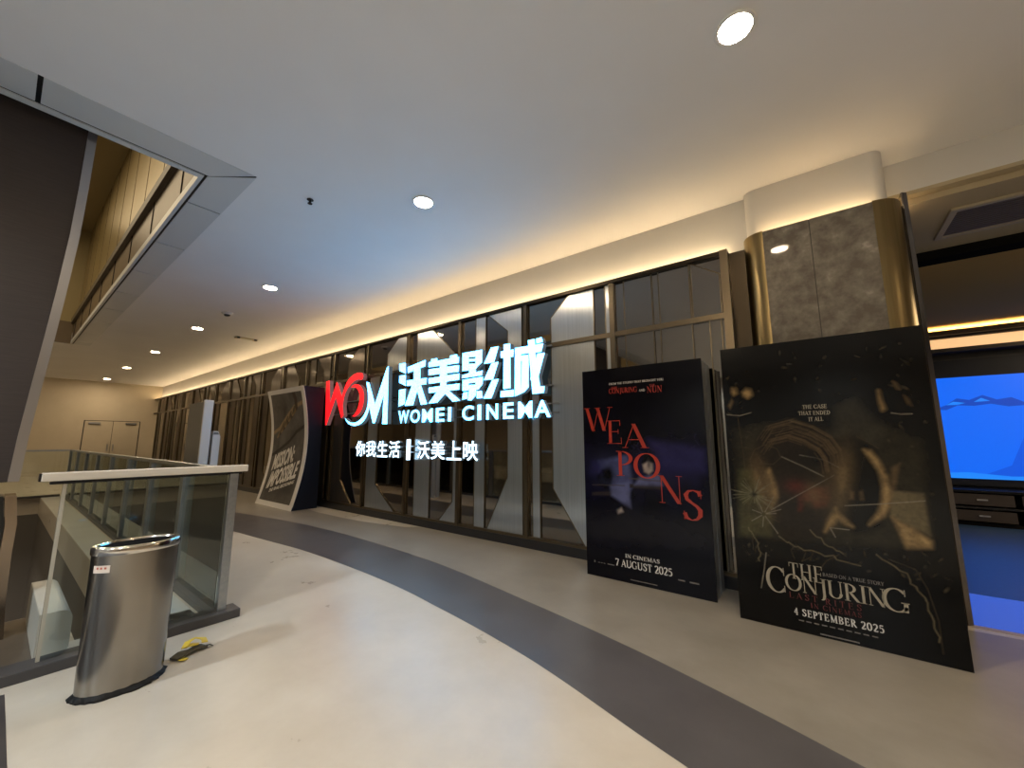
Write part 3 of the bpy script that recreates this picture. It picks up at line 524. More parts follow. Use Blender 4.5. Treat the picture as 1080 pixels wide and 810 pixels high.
def bay(k, lower, upper):
    xr = XS - .075 - .0 if k == 0 else XS + .02 - P * k; xl = XS + .02 - P * (k + 1)
    MB().box(xl - .03, xr if k == 0 else xr - .03, YW + .025, YW + .04, z0, z1 + .02, 'mirror').build('mirror_pane', sf)
    MB().box(xl - .03, xr if k == 0 else xr - .03, YW + .025, YW + .04, z2 - .01, z3, 'mirror').build('mirror_pane', sf)
    MB().box(xl - .03, xl + .03, YW - .018, YB - .1, ZP, 3.335, 'bronze').build('mullion', sf)
    for p in lower + upper: inlay(p, m='mirror' if k == 0 else 'steel' if k < 5 else 'steeldark')
E_, A_ = lambda x: x, None
bay(0, [rect(-1.72, -1.385, z0, z1), rect(-1.306, -.972, z0, z1), rect(-.80, -.69, z0, z1)],
       [rect(-1.72, -1.385, z2, z3), rect(-1.306, -.972, z2, z3), [(-.955, z2), (-.675, z2), (-.675, 3.15), (-.955, z3)]])
bay(1, [rect(-3.09, -2.965, z0, z1), [(-2.765, z1), (-2.765, .79), (-2.33, z0), (-2.125, z0), (-2.125, z1)], rect(-1.965, -1.91, z0, z1)],
       [[(-2.478, z3), (-2.765, 3.07), (-2.765, z2), (-2.125, z2), (-2.125, z3)], rect(-1.965, -1.91, z2, z3)])
bay(2, [rect(-4.16, -3.95, z0, z1), [(-3.52, z1), (-3.52, .89), (-3.90, z0), (-3.25, z0), (-3.25, z1)]],
       [rect(-4.16, -3.95, z2, z3), [(-3.90, z3), (-3.52, 3.02), (-3.52, z2), (-3.26, z2), (-3.26, z3)]])
bay(3, [rect(-5.57, -5.17, z0, z1), [(-4.62, z1), (-4.62, .46), (-4.915, z0), (-4.48, z0), (-4.48, z1)]],
       [[(-5.6, z3), (-5.195, z3), (-4.62, 2.83), (-4.62, z2), (-5.6, z2)]])
bay(4, [[(-7.03, z1), (-6.7, z1), (-6.7, .585), (-6.1, z0), (-7.03, z0)]],
       [[(-6.16, z3), (-6.49, 3.07), (-6.49, z2), (-5.9, z2), (-5.9, z3)]])
for k in range(5, 18):
    o = XS + .02 - P * (k + 1); q = k % 3
    if q == 0: bay(k, [rect(o + .18, o + .42, z0, z1), [(o + .78, z1), (o + .78, .8), (o + .5, z0), (o + 1.1, z0), (o + 1.1, z1)]], [rect(o + .18, o + .42, z2, z3), [(o + .52, z3), (o + .8, 3.02), (o + .8, z2), (o + 1.1, z2), (o + 1.1, z3)]])
    elif q == 1: bay(k, [rect(o + .2, o + .6, z0, z1), rect(o + .8, o + 1.0, z0, z1)], [[(o + .2, z3), (o + .55, z3), (o + .9, 2.9), (o + .9, z2), (o + .2, z2)]])
    else: bay(k, [[(o + .1, z1), (o + .45, z1), (o + .45, .6), (o + .9, z0), (o + .1, z0)]], [[(o + .9, z3), (o + .55, 3.05), (o + .55, z2), (o + 1.15, z2), (o + 1.15, z3)]])

# ------------------------------------------------------------------ column and lobby entrance
col = node('column', (.15, 4.4, 0)); CT = 3.46
MB().box(-.275, .105, 4.405, 4.7, 0, CT - .006, 'marble').build('marble_slab', col)
MB().box(.112, .555, 4.405, 4.7, 0, CT - .006, 'marble').build('marble_slab', col)
MB().box(.103, .114, 4.409, 4.6, 0, CT - .01, 'seam').build('slab_joint', col)
def q(cx, cy, r, a0, a1, n=14): return [(cx + r * math.cos(math.radians(a0 + (a1 - a0) * i / n)), cy + r * math.sin(math.radians(a0 + (a1 - a0) * i / n))) for i in range(n + 1)]
o = MB().prism(q(-.26, 4.58, .18, 180, 270) + [(-.26, 4.66), (-.44, 4.66)], 'z', 0, CT, 'brass').build('brass_corner', col, smooth=True)
o = MB().prism(q(.55, 4.60, .20, 270, 360) + [(.75, 5.2), (.55, 5.2)], 'z', 0, CT, 'brass').build('brass_corner', col, smooth=True)
MB().box(.755, .77, 4.62, 4.72, 0, CT - .02, 'darkbronze').build('corner_bead', col)
MB().prism(q(-.31, 4.64, .10, 180, 270) + q(.58, 4.64, .10, 270, 360) + [(.68, 5.2), (-.41, 5.2)], 'z', CT - .1, CZ, 'cove').build('plaster_cap', col, smooth=True)
MB().box(-.30, .58, 4.46, 4.475, CT, CT + .006, 'capled').build('led_strip', col)
MB().box(.715, .73, 4.66, 5.1, CT, CT + .006, 'capled').build('led_strip', col)
# bulkhead, soffit, lobby shell
b = MB(); b.box(.60, XR, 4.9, 5.05, 3.69, CZ + .2, 'cove'); b.box(.60, XR, 4.9, 5.0, 3.655, 3.69, 'soffit'); struct(b.build('wall_bulkhead'))
b = MB(); b.box(.60, XR, 5.0, 6.42, 3.6, 3.75, 'soffit'); sof = struct(b.build('ceiling_soffit'))
MB().box(.78, XR, 6.42, 6.66, 3.50, 3.66, 'dark').build('shutter_slot', sof)
b = MB(); b.box(.60, XR, 6.66, 11.1, 3.50, 3.7, 'browncl'); struct(b.build('ceiling_lobby'))
b = MB(); b.box(.60, .76, 5.2, 11.1, 0, 3.6, 'lobbywall'); struct(b.build('wall_lobby_side'))
b = MB(); b.box(.60, XR, 10.92, 11.1, 0, 3.6, 'lobbywall'); wlb = struct(b.build('wall_lobby_back'))
MB().box(.78, XR, 10.5, 10.62, 3.34, 3.425, 'panel').build('cove_ledge', wlb)
MB().box(.78, XR, 10.70, 10.74, 3.38, 3.40, 'lobbyled').build('cove_led', wlb)
MB().box(.78, XR, 10.62, 10.92, 3.30, 3.36, 'panel').build('cove_shelf', wlb)
MB().box(.78, XR, 10.70, 10.72, 3.10, 3.30, 'lobbyband').build('light_band', wlb)
MB().box(.78, XR, 10.5, 10.92, 3.02, 3.09, 'panel').build('band_shelf', wlb)
b = MB(); b.box(.60, XR, 4.72, 5.68, -.3, 0, 'threshold'); b.box(.60, XR, 4.68, 4.74, -.3, .003, 'trimline'); b.box(.60, XR, 5.68, 11.1, -.3, 0, 'carpet'); struct(b.build('floor_lobby'))
b = MB(); b.prism([(.775, 4.70), (.785, 4.69), (.82, 4.72), (.82, 4.86), (.775, 4.86)], 'z', 0, 3.6, 'jamb'); struct(b.build('trim_1'))
vt = thing('air_vent', 'long rectangular ceiling air vent with pale rim over the cinema entrance', 'air vent', (1.9, 5.68, 3.6))
b = MB(); vx0, vx1, vy0, vy1 = 1.20, 3.2, 5.33, 6.05
for (a, c, e, f) in ((vx0, vx1, vy0, vy0 + .05), (vx0, vx1, vy1 - .05, vy1), (vx0, vx0 + .05, vy0 + .05, vy1 - .05), (vx1 - .05, vx1, vy0 + .05, vy1 - .05)): b.box(a, c, e, f, 3.575, 3.60, 'ventrim')
b.build('vent_rim', vt)
b = MB(); b.box(vx0 + .05, vx1 - .05, vy0 + .05, vy1 - .05, 3.592, 3.60, 'ventgrey')
for k in range(12): b.box(vx0 + .05, vx1 - .05, vy0 + .075 + k * .05, vy0 + .085 + k * .05, 3.582, 3.592, 'ventgrey')
b.build('vent_grille', vt)

# LED screen and consoles in the lobby
sx0, sx1, sz0, sz1 = 1.72, 6.6, .73, 2.57
sc = thing('led_screen', 'large glowing blue video screen on the lobby back wall', 'screen', ((sx0 + sx1) / 2, 10.85, sz0))
b = MB(); b.box(sx0 - .1, sx1 + .1, 10.80, 10.915, sz0 - .12, sz1 + .33, 'navy'); b.build('bezel', sc)
b = MB(); b.box(sx0, sx1, 10.78, 10.80, sz0, sz1, 'screen')
def sp(pts, m, y): b.add([(x, y, z) for x, z in pts], [tuple(range(len(pts)))], m)
sp([(2.15, sz0), (2.62, sz0 + .25), (3.1, sz1 - .35), (3.5, sz1), (sx1, sz1), (sx1, sz0)], 'screen2', 10.7785)
sp([(1.78, 1.98), (1.95, 2.06), (2.10, 2.18), (2.25, 2.14), (2.42, 2.22), (2.58, 2.13), (2.75, 2.16), (2.95, 2.02), (2.7, 2.0), (2.5, 2.06), (2.3, 2.03), (2.1, 2.05), (1.95, 1.97)], 'screen3', 10.777)
sp([(1.95, 2.06), (2.05, 2.12), (2.2, 2.09), (2.1, 2.06)], 'screen4', 10.7765); sp([(2.3, 2.1), (2.4, 2.17), (2.5, 2.11)], 'screen4', 10.7765)
sp([(sx0, sz0), (sx0, sz0 + .08), (2.1, sz0 + .11), (2.6, sz0 + .06), (3.4, sz0 + .1), (3.4, sz0)], 'screen4', 10.7765)
b.build('display', sc)
cx = 1.62
for i, lab in enumerate(('low black cabinet with open shelf under the blue screen, next to the portal jamb', 'low black cabinet under the blue screen at the right picture edge')):
    x0 = 1.68 + i * 1.62; x1 = x0 + 1.6
    t = thing('low_cabinet', lab, 'cabinet', ((x0 + x1) / 2, 10.4, 0))
    MB().box(x0, x1, 10.1, 10.7, .54, .585, 'black').build('top', t, bevel=.006)
    b = MB(); b.box(x0, x1, 10.66, 10.7, .06, .54, 'black')
    for xx in (x0, x1 - .03): b.box(xx, xx + .03, 10.12, 10.66, .06, .54, 'black')
    b.box(x0, x1, 10.14, 10.7, 0, .06, 'dark'); b.build('body', t)
    MB().box(x0 + .03, x1 - .03, 10.12, 10.66, .28, .31, 'blackgloss').build('shelf', t)
    for j in range(2):
        dr = MB().box(x0 + .04 + j * .78, x0 + .74 + j * .78, 10.105, 10.13, .34, .52, 'panel').build('drawer', t)
        MB().box(x0 + .33 + j * .78, x0 + .45 + j * .78, 10.08, 10.105, .42, .44, 'satin').build('handle', dr)
        dr = MB().box(x0 + .04 + j * .78, x0 + .74 + j * .78, 10.105, 10.13, .08, .25, 'panel').build('drawer', t)
        MB().box(x0 + .33 + j * .78, x0 + .45 + j * .78, 10.08, 10.105, .16, .18, 'satin').build('handle', dr)

# ------------------------------------------------------------------ illuminated cinema sign
SY, SD = 4.32, .085
sg = thing('cinema_sign', 'large illuminated cinema sign with red and white letters on the mirrored storefront', 'sign', (-5.6, SY, 1.7))
REDW = [(-8.525, 2.700), (-8.383, 2.715), (-8.295, 2.214), (-8.074, 2.651), (-8.028, 2.615), (-7.828, 2.319), (-7.814, 2.354), (-7.760, 2.480), (-7.674, 2.607), (-7.56, 2.69), (-7.407, 2.748), (-7.28, 2.765), (-7.179, 2.76), (-7.10, 2.735), (-7.066, 2.683), (-7.075, 2.64), (-7.115, 2.607), (-7.23, 2.63), (-7.365, 2.615), (-7.49, 2.565), (-7.611, 2.483), (-7.70, 2.39), (-7.745, 2.29), (-7.775, 2.123), (-7.72, 1.92), (-7.802, 1.864), (-8.067, 2.323), (-8.392, 1.736), (-8.44, 1.735)]
REDO = [(-7.509, 2.48), (-7.43, 2.525), (-7.343, 2.537), (-7.23, 2.525), (-7.131, 2.475), (-7.05, 2.40), (-7.010, 2.31), (-7.0, 2.22), (-7.012, 2.12), (-7.05, 2.03), (-7.11, 1.96), (-7.19, 1.91), (-7.288, 1.88), (-7.39, 1.89), (-7.31, 1.93), (-7.25, 1.98), (-7.20, 2.05), (-7.172, 2.12), (-7.158, 2.20), (-7.158, 2.28), (-7.18, 2.35), (-7.225, 2.41), (-7.29, 2.455), (-7.36, 2.478), (-7.44, 2.485)]
WHM = [(-7.656, 1.863), (-7.56, 1.805), (-7.452, 1.771), (-7.36, 1.757), (-7.275, 1.76), (-7.18, 1.778), (-7.086, 1.817), (-7.0, 1.872), (-6.931, 1.945), (-6.885, 2.02), (-6.858, 2.11), (-6.855, 2.20), (-6.87, 2.32), (-6.945, 2.548), (-6.85, 2.53), (-6.617, 2.094), (-6.29, 2.76), (-6.236, 2.779), (-6.201, 1.704), (-6.359, 1.709), (-6.349, 2.25), (-6.590, 1.732), (-6.66, 1.733), (-6.80, 2.049), (-6.83, 1.95), (-6.885, 1.86), (-6.95, 1.795), (-7.031, 1.744), (-7.13, 1.712), (-7.269, 1.694), (-7.39, 1.706), (-7.5, 1.738), (-7.59, 1.79)]
def logo(poly, m, mr, name):
    mb = MB(); n = len(poly)
    mb.add([(x, SY, z) for x, z in poly], [tuple(range(n))], m)
    mb.add([(x, SY + SD, z) for x, z in poly], [tuple(range(n))], mr)
    mb.add([(x, SY, z) for x, z in poly] + [(x, SY + SD, z) for x, z in poly], [(i, (i + 1) % n, n + (i + 1) % n, n + i) for i in range(n)], mr)
    o = mb.build(name, sg)
    return o
logo(REDW, 'signred', 'returnred', 'logo_letter')['label'] = 'red curved W of the logo'
logo(REDO, 'signred', 'returnred', 'logo_crescent')['label'] = 'red crescent of the logo'
logo(WHM, 'sign', 'return', 'logo_letter')['label'] = 'white M of the logo with a curved tail'
for key in ('wo', 'mei', 'ying', 'cheng'):
    mb = MB()
    for j, p in enumerate(SIGN_STROKES[key]):
        n = len(p); dy = .0004 * j
        mb.add([(x, SY + dy, z) for x, z in p], [tuple(range(n))], 'sign'); mb.add([(x, SY + SD, z) for x, z in p], [tuple(range(n))], 'return')
        mb.add([(x, SY + dy, z) for x, z in p] + [(x, SY + SD, z) for x, z in p], [(i, (i + 1) % n, n + (i + 1) % n, n + i) for i in range(n)], 'return')
    mb.build('character', sg)
EX = [('W', -5.885, -5.58), ('O', -5.545, -5.29), ('M', -5.235, -4.97), ('E', -4.89, -4.69), ('I', -4.61, -4.535), ('C', -4.295, -4.05), ('I', -3.975, -3.90), ('N', -3.80, -3.58), ('E', -3.49, -3.30), ('M', -3.225, -2.985), ('A', -2.955, -2.70)]
for ch, a, c in EX:
    mb = MB(); lit_text(mb, ch, a, c, 1.705, 1.93, SY, SD * .8, 'sign', 'return', offset=.024); mb.build('letter', sg)
b = MB()
for z in (2.12, 2.66): b.box(-5.9, -2.72, SY + SD, SY + SD + .02, z, z + .02, 'signframe')
for z in (1.76, 1.88): b.box(-5.9, -2.62, SY + SD * .8, SY + SD * .8 + .02, z, z + .015, 'signframe')
for z in (1.95, 2.2): b.box(-8.4, -6.25, SY + SD, SY + SD + .02, z, z + .02, 'signframe')
for x in (-8.30, -6.3, -5.6, -4.75, -3.95, -3.15): b.box(x, x + .02, SY + SD, YW + .02, 2.12, 2.14, 'signframe'); b.box(x, x + .02, SY + SD, YW + .02, 2.2, 2.22, 'signframe')
b.build('mounting_frame', sg)
sl = thing('slogan_sign', 'small glowing white Chinese slogan below the big cinema sign', 'sign', (-5.6, SY, 1.08))
SX = [('你', -7.245, -6.92), ('我', -6.885, -6.56), ('生', -6.52, -6.20), ('活', -6.16, -5.84), ('沃', -5.375, -5.05), ('美', -5.02, -4.69), ('上', -4.65, -4.33), ('映', -4.29, -3.985)]
for ch, a, c in SX:
    mb = MB(); lit_text(mb, ch, a, c, 1.105, 1.40, SY + .03, .05, 'signsoft', 'return', offset=.012); mb.build('character', sl)
MB().box(-5.655, -5.61, SY + .03, SY + .08, 1.075, 1.425, 'signsoft').build('divider', sl)
b = MB(); b.box(-7.2, -4.0, SY + .08, SY + .092, 1.20, 1.215, 'signframe'); b.box(-7.2, -4.0, SY + .08, SY + .092, 1.30, 1.315, 'signframe')
for x in (-7.0, -6.0, -5.0, -4.2): b.box(x, x + .015, SY + .09, YW + .02, 1.20, 1.215, 'signframe')
b.build('mounting_frame', sl)

# ------------------------------------------------------------------ poster standees
def prints(mb, polys, x0, y, m):
    i = mb.mi(m)
    for p in polys:
        k = len(mb.v); mb.v += [(x0 + u, y, v) for u, v in p]; mb.f.append(tuple(range(k, k + len(p)))); mb.m.append(i)
# red-lettered one
X0, Y0 = -2.07, 4.0
s1 = thing('movie_standee', 'black box standee with red staggered capital letters, standing left of the other black standee', 'standee', (X0 + .625, Y0 + .2, 0))
MB().box(X0, X0 + 1.25, Y0 + .004, Y0 + .03, 0, 2.18, 'black').build('front_board', s1)
MB().box(X0 + .02, X0 + 1.245, Y0 + .03, Y0 + .20, 0, 2.17, 'edgelam').build('box_section', s1)
MB().box(X0 + .04, X0 + 1.215, Y0 + .20, Y0 + .235, 0, 2.15, 'dark').build('box_gap', s1)
MB().box(X0 + .02, X0 + 1.245, Y0 + .235, Y0 + .39, 0, 2.165, 'edgelam').build('box_section', s1)
P_ = Paint(1.25, 2.18, 180, 312, (.0022, .0020, .0042), 3)
n1, n2 = P_.fbm(4), P_.fbm(14)
P_.add(np.exp(-((P_.V - 1.08) / .38) ** 2) * np.clip(n1 * 2 - .7, 0, 1), (.004, .004, .022)); P_.blob(.92, 1.17, .30, .14, (.012, .010, .06), .8); P_.blob(.25, 1.12, .18, .16, (.022, .024, .055), .7)
for k, p in WEAP_POLY:
    c_ = {'blue': (.055, .065, .16), 'blue2': (.018, .016, .075), 'blue3': (.008, .0075, .013), 'head': (.003, .003, .004), 'desk': (.025, .020, .022), 'shirt': (.09, .10, .21), 'skin': (.30, .25, .23)}[k]
    P_.poly(p, c_, {'blue2': .06, 'blue3': .10, 'blue': .03, 'shirt': .025, 'skin': .018, 'head': .02}.get(k, .01), {'blue3': .6}.get(k, .95), tex=.45 + .9 * n2)
P_.blob(.28, 1.06, .075, .085, (.002, .002, .003), 1.); P_.blob(.70, 1.255, .065, .04, (.002, .002, .003), .9)
P_.blob(.71, 1.17, .016, .05, (.03, .025, .03), .7); P_.line([(.09, .93), (.45, .945)], .01, (.05, .04, .04), .6); P_.line([(.50, 1.02), (.86, 1.01)], .012, (.06, .05, .05), .6)
for k in range(26):
    x_, y_ = P_.rng.uniform(.5, 1.2), P_.rng.uniform(1.2, 1.5); P_.line([(x_, y_), (x_ + P_.rng.uniform(-.08, .08), y_ - P_.rng.uniform(.01, .06))], .004, (.022, .02, .06), .5)
P_.sheet('poster_picture', s1, lambda u, v: (X0 + u, Y0 + .0025, v), 'picture')
b = MB(); y = Y0 + .001
for ch in 'WEAPONS':
    (u0, v0), (u1, v1) = WEAP_TXT[ch]; prints(b, serif_polys(ch, u0 - .01, v0, v1 - v0, (u1 - u0) * 1.06, bold=-.012), X0, y, 'redtext')
prints(b, serif_polys('CONJURING', .316, 1.905, .055, .312, bold=.03), X0, y, 'redtext'); prints(b, serif_polys('NUN', .727, 1.885, .066, .156, bold=.02), X0, y, 'redtext')
prints(b, serif_polys('THE', .345, 1.955, .022, .07, bold=.03), X0, y, 'redtext'); prints(b, serif_polys('THE', .755, 1.948, .022, .06, bold=.03), X0, y, 'redtext')
prints(b, serif_polys('AND', .643, 1.905, .024, .066, bold=.05), X0, y, 'whitetext'); prints(b, serif_polys('FROM THE STUDIO THAT BROUGHT YOU', .319, 2.0, .022, .578, bold=.05), X0, y, 'whitetext')
prints(b, serif_polys('IN CINEMAS', .428, .238, .036, .344, bold=.05), X0, y, 'whitetext'); prints(b, serif_polys('7 AUGUST 2025', .321, .145, .068, .562, bold=.05), X0, y, 'whitetext')
prints(b, [[(.473, .033), (.736, .033), (.736, .041), (.473, .041)], [(.085, .135), (.10, .135), (.10, .155), (.085, .155)]] + [[(.13 + k * .03, .138), (.15 + k * .03, .138), (.15 + k * .03, .145), (.13 + k * .03, .145)] for k in range(3)] + [[(.235, .137), (.31, .137), (.31, .147), (.235, .147)], [(.93, .122), (.99, .122), (.99, .134), (.93, .134)], [(1.03, .119), (1.11, .119), (1.11, .132), (1.03, .132)]], X0, y, 'greytext')
b.build('poster_lettering', s1)
# bone-lettered one
X0, Y0 = -.615, 3.79
s2 = thing('movie_standee', 'tall black standee with cracked-glass picture and bone-coloured title, in front of the marble column', 'standee', (X0 + .62, Y0 + .15, 0))
MB().box(X0, X0 + 1.245, Y0 + .004, Y0 + .03, 0, 2.19, 'black').build('front_board', s2)
MB().box(X0 + .02, X0 + 1.225, Y0 + .03, Y0 + .38, 0, 2.17, 'black').build('box_section', s2)
P_ = Paint(1.245, 2.19, 260, 458, (.0028, .0025, .0022), 5)
n1, n2, n3 = P_.fbm(3), P_.fbm(16), P_.fbm(60, 3)
off = lambda p: [(u + .015, v) for u, v in p]
PC = {'olive': ((.020, .017, .010), .05, .9), 'green': ((.055, .052, .022), .03, .8), 'tan': ((.10, .08, .042), .015, .9), 'haze': ((.030, .027, .019), .05, .7), 'hair': ((.012, .0085, .0055), .03, .97), 'head': ((.003, .0026, .002), .025, .95),
      'gold': ((.28, .19, .085), .026, .9), 'brown': ((.10, .065, .03), .016, .8), 'red': ((.075, .013, .008), .02, .85)}
for k, p in CONJ_POLY:
    c_, so, al = PC[k]; P_.poly(off(p), c_, so, al, tex=np.clip((.25 + 1.3 * n2) if k in ('green', 'olive', 'gold', 'brown', 'red') else (.6 + .7 * n1), 0, 1.1))
for k, w_, p in CONJ_LINE:
    P_.line(off([q_ if i in (0, len(p) - 1) else (q_[0] + P_.rng.uniform(-.004, .004), q_[1] + P_.rng.uniform(-.004, .004)) for i, q_ in enumerate(p)]), w_ * .25, {'crack': (.20, .18, .14), 'hairline': (.07, .05, .026)}[k], .8 if k == 'crack' else .35, .0045)
P_.blob(.225, 1.06, .06, .19, (.15, .10, .045), .65, .15); P_.blob(.265, 1.02, .05, .14, (.03, .02, .01), .6, .1)
P_.blob(.72, 1.12, .06, .22, (.13, .09, .042), .75, -.2); P_.blob(.655, 1.10, .06, .20, (.04, .028, .015), .7, -.15)
P_.blob(.55, 1.00, .06, .08, (.11, .075, .036), .65); P_.blob(.40, 1.06, .08, .10, (.03, .02, .012), .25); P_.blob(.45, 1.05, .07, .05, (.085, .014, .009), .6); P_.blob(.60, 1.27, .10, .06, (.004, .0035, .003), .8)
hr_ = [p for k, w_, p in CONJ_LINE if k == 'hairline'][0]
for k in range(70):                               # strands over the crown of the left head
    t = P_.rng.uniform(0, .35); cxh, cyh = .40, 1.12; sh = P_.rng.uniform(-.03, .03)
    a0 = P_.rng.integers(0, len(hr_) - 2); pth = [(cxh + (u - cxh) * (1 - t) + sh + .015, cyh + (v - cyh) * (1 - t) + sh) for u, v in hr_[a0:a0 + 3]]
    P_.line(pth, .002, (.075, .05, .025), P_.rng.uniform(.2, .6), .005)
for k in range(46):                               # broken-glass star on the left
    a_ = P_.rng.uniform(0, 6.28); r0, r1 = P_.rng.uniform(.01, .04), P_.rng.uniform(.05, .17); cxs, cys = .165, .972
    P_.line([(cxs + r0 * math.cos(a_), cys + r0 * math.sin(a_)), (cxs + r1 * math.cos(a_), cys + r1 * math.sin(a_))], .0015, (.14, .13, .08), P_.rng.uniform(.2, .7), .004)
P_.blob(.165, .972, .02, .02, (.004, .005, .003), .9)
for k in range(120):                              # glints and chips round the edge of the picture
    e_ = P_.rng.integers(0, 4); x_ = P_.rng.uniform(.03, 1.2); y_ = P_.rng.uniform(.45, 2.1)
    if e_ == 0: x_ = P_.rng.uniform(.03, .22)
    elif e_ == 1: x_ = P_.rng.uniform(.95, 1.2)
    elif e_ == 2: y_ = P_.rng.uniform(1.62, 2.15)
    else: y_ = P_.rng.uniform(.5, .68)
    P_.blob(x_, y_, P_.rng.uniform(.004, .02), P_.rng.uniform(.003, .008), (.07, .056, .032), P_.rng.uniform(.1, .55), P_.rng.uniform(0, 3))
for pth in ([(.30, .66), (.42, .60), (.62, .57), (.80, .53)], [(.10, .70), (.16, .62), (.17, .50), (.15, .44)], [(.86, .62), (1.0, .52), (1.07, .40), (1.10, .22), (1.12, .12)], [(.50, .74), (.62, .64), (.70, .60)]):
    P_.line([(u + P_.rng.uniform(-.012, .012), v + P_.rng.uniform(-.012, .012)) for q0, q1 in zip(pth, pth[1:]) for u, v in [(q0[0] + (q1[0] - q0[0]) * t / 5, q0[1] + (q1[1] - q0[1]) * t / 5) for t in range(5)]], .002, (.17, .14, .08), .55, .005)
P_.c *= (.72 + .56 * n3)[..., None]
P_.sheet('poster_picture', s2, lambda u, v: (X0 + u, Y0 + .0025, v), 'picture')
b = MB(); y = Y0 + .0004; Q = X0 + .015
prints(b, serif_polys('C', .185, .25, .19, .135), Q, y, 'bonetext'); prints(b, serif_polys('THE', .335, .372, .115, .215), Q, y, 'bonetext')
prints(b, serif_polys('ONJURIN', .305, .285, .118, .565, track=-.03), Q, y, 'bonetext'); prints(b, serif_polys('G', .85, .272, .15, .145), Q, y, 'bonetext')
prints(b, serif_polys('THE CASE', .525, 1.645, .03, .15, bold=.04), Q, y, 'bonetext'); prints(b, serif_polys('THAT ENDED', .495, 1.597, .03, .195, bold=.04), Q, y, 'bonetext'); prints(b, serif_polys('IT ALL', .555, 1.55, .03, .09, bold=.04), Q, y, 'bonetext')
prints(b, serif_polys('BASED ON A TRUE STORY', .54, .425, .024, .33, bold=.05), Q, y, 'greytext')
prints(b, serif_polys('LAST RITES', .324, .232, .042, .43, track=.35), Q, y, 'deepred'); prints(b, serif_polys('IN CINEMAS', .45, .188, .034, .29, track=.2), Q, y, 'deepred')
prints(b, serif_polys('4 SEPTEMBER 2025', .345, .118, .048, .50, bold=.06, track=.12), Q, y, 'whitetext')
prints(b, [[(.49, .017), (.705, .017), (.705, .026), (.49, .026)]] + [[(.37 + k * .045, .08), (.40 + k * .045, .08), (.40 + k * .045, .088), (.37 + k * .045, .088)] for k in range(10)], Q, y, 'greytext')
b.build('poster_lettering', s2)
# white-framed curved one
X0, XW = -10.3, 1.8
s3 = thing('movie_standee', 'white-framed concave poster standee with navy side, left of the red sign letter', 'standee', (X0 + .9, 4.0, 0))
def prof(v):                                     # front face y at height v
    t = v / 2.56
    return 3.76 + .06 * t + .20 * math.sin(math.pi * min(max(t, 0), 1)) ** .9
NV = 28; VV = [2.56 * i / NV for i in range(NV + 1)]
def curved(mb, u0, u1, v0, v1, off, m, n=NV):
    vs = []
    for i in range(n + 1):
        v = v0 + (v1 - v0) * i / n
        vs += [(X0 + u0, prof(v) + off, v), (X0 + u1, prof(v) + off, v)]
    mb.add(vs, [(2 * i, 2 * i + 1, 2 * i + 3, 2 * i + 2) for i in range(n)], m)
b = MB(); fr = [(prof(v), v) for v in VV]; bk = [(4.29, 2.56), (4.29, 0)]
b.prism([(y + .012, z) for y, z in fr] + bk, 'x', X0 + .01, X0 + XW - .01, 'navy'); b.build('side_board', s3)
b = MB(); vs = []
b.prism(fr + [(y + .012, z) for y, z in fr[::-1]], 'x', X0, X0 + XW, 'white'); b.build('front_board', s3)
P_ = Paint(XW - .28, 2.36, 110, 170, (.085, .079, .074), 9)
n1, n2 = P_.fbm(3), P_.fbm(12)
P_.c *= (.45 + 1.1 * n1)[..., None]; P_.add(np.clip(n2 - .5, 0, 1) * 1.2, (.06, .055, .05))
g_ = lambda p: [(u - .14, v - .10) for u, v in p]
P_.blob(.62, 1.95, .10, .16, (.015, .014, .013), .7)
P_.line(g_([(.04, 1.55), (.45, 1.68), (.9, 1.96), (1.25, 2.14), (1.74, 2.24)]), .05, (.30, .21, .11), .8, .03)
for k in range(14): P_.line(g_([(.35 + k * .065, 1.48 + .04 * k), (.48 + k * .065, 1.62 + .035 * k), (.60 + k * .06, 1.74 + .035 * k)]), .02 + .02 * (k % 3), ((.32, .22, .11), (.13, .09, .045), (.04, .03, .02))[k % 3], .85, .02)
P_.line(g_([(.02, 1.02), (.5, 1.2), (.95, 1.38), (1.3, 1.60), (1.8, 1.76)]), .05, (.012, .010, .008), .9, .02)
P_.line(g_([(1.30, 2.42), (1.36, 2.30), (1.34, 2.12)]), .09, (.03, .016, .012), .9, .03)
P_.blob(.75, .45, .9, .45, (.03, .028, .027), .7)
P_.sheet('poster_picture', s3, lambda u, v: (X0 + .14 + u, prof(v + .10) - .002, v + .10), 'picturematt')
def mitext(mb, body, u0, v0, w, h, rise, m):
    vs, fs = text_mesh(body, .035, 0., .35); ax, bx = min(v.x for v in vs), max(v.x for v in vs); ay, by = min(v.y for v in vs), max(v.y for v in vs)
    k = len(mb.v)
    for v in vs:
        u = u0 + (v.x - ax) / (bx - ax) * w; z = v0 + (v.y - ay) / (by - ay) * h + rise * (u - u0)
        mb.v.append((X0 + u, prof(z) - .008, z))
    i = mb.mi(m)
    for f, nz in fs: mb.f.append(tuple(k + a for a in f)); mb.m.append(i)
b = MB(); mitext(b, 'MISSION:', .30, .72, 1.0, .36, .24, 'p_mtext'); mitext(b, 'IMPOSSIBLE', .30, .33, 1.30, .36, .24, 'p_mtext')
mitext(b, 'THE FINAL RECKONING', .50, .27, 1.05, .07, .24, 'p_mtext')
b.build('poster_lettering', s3)

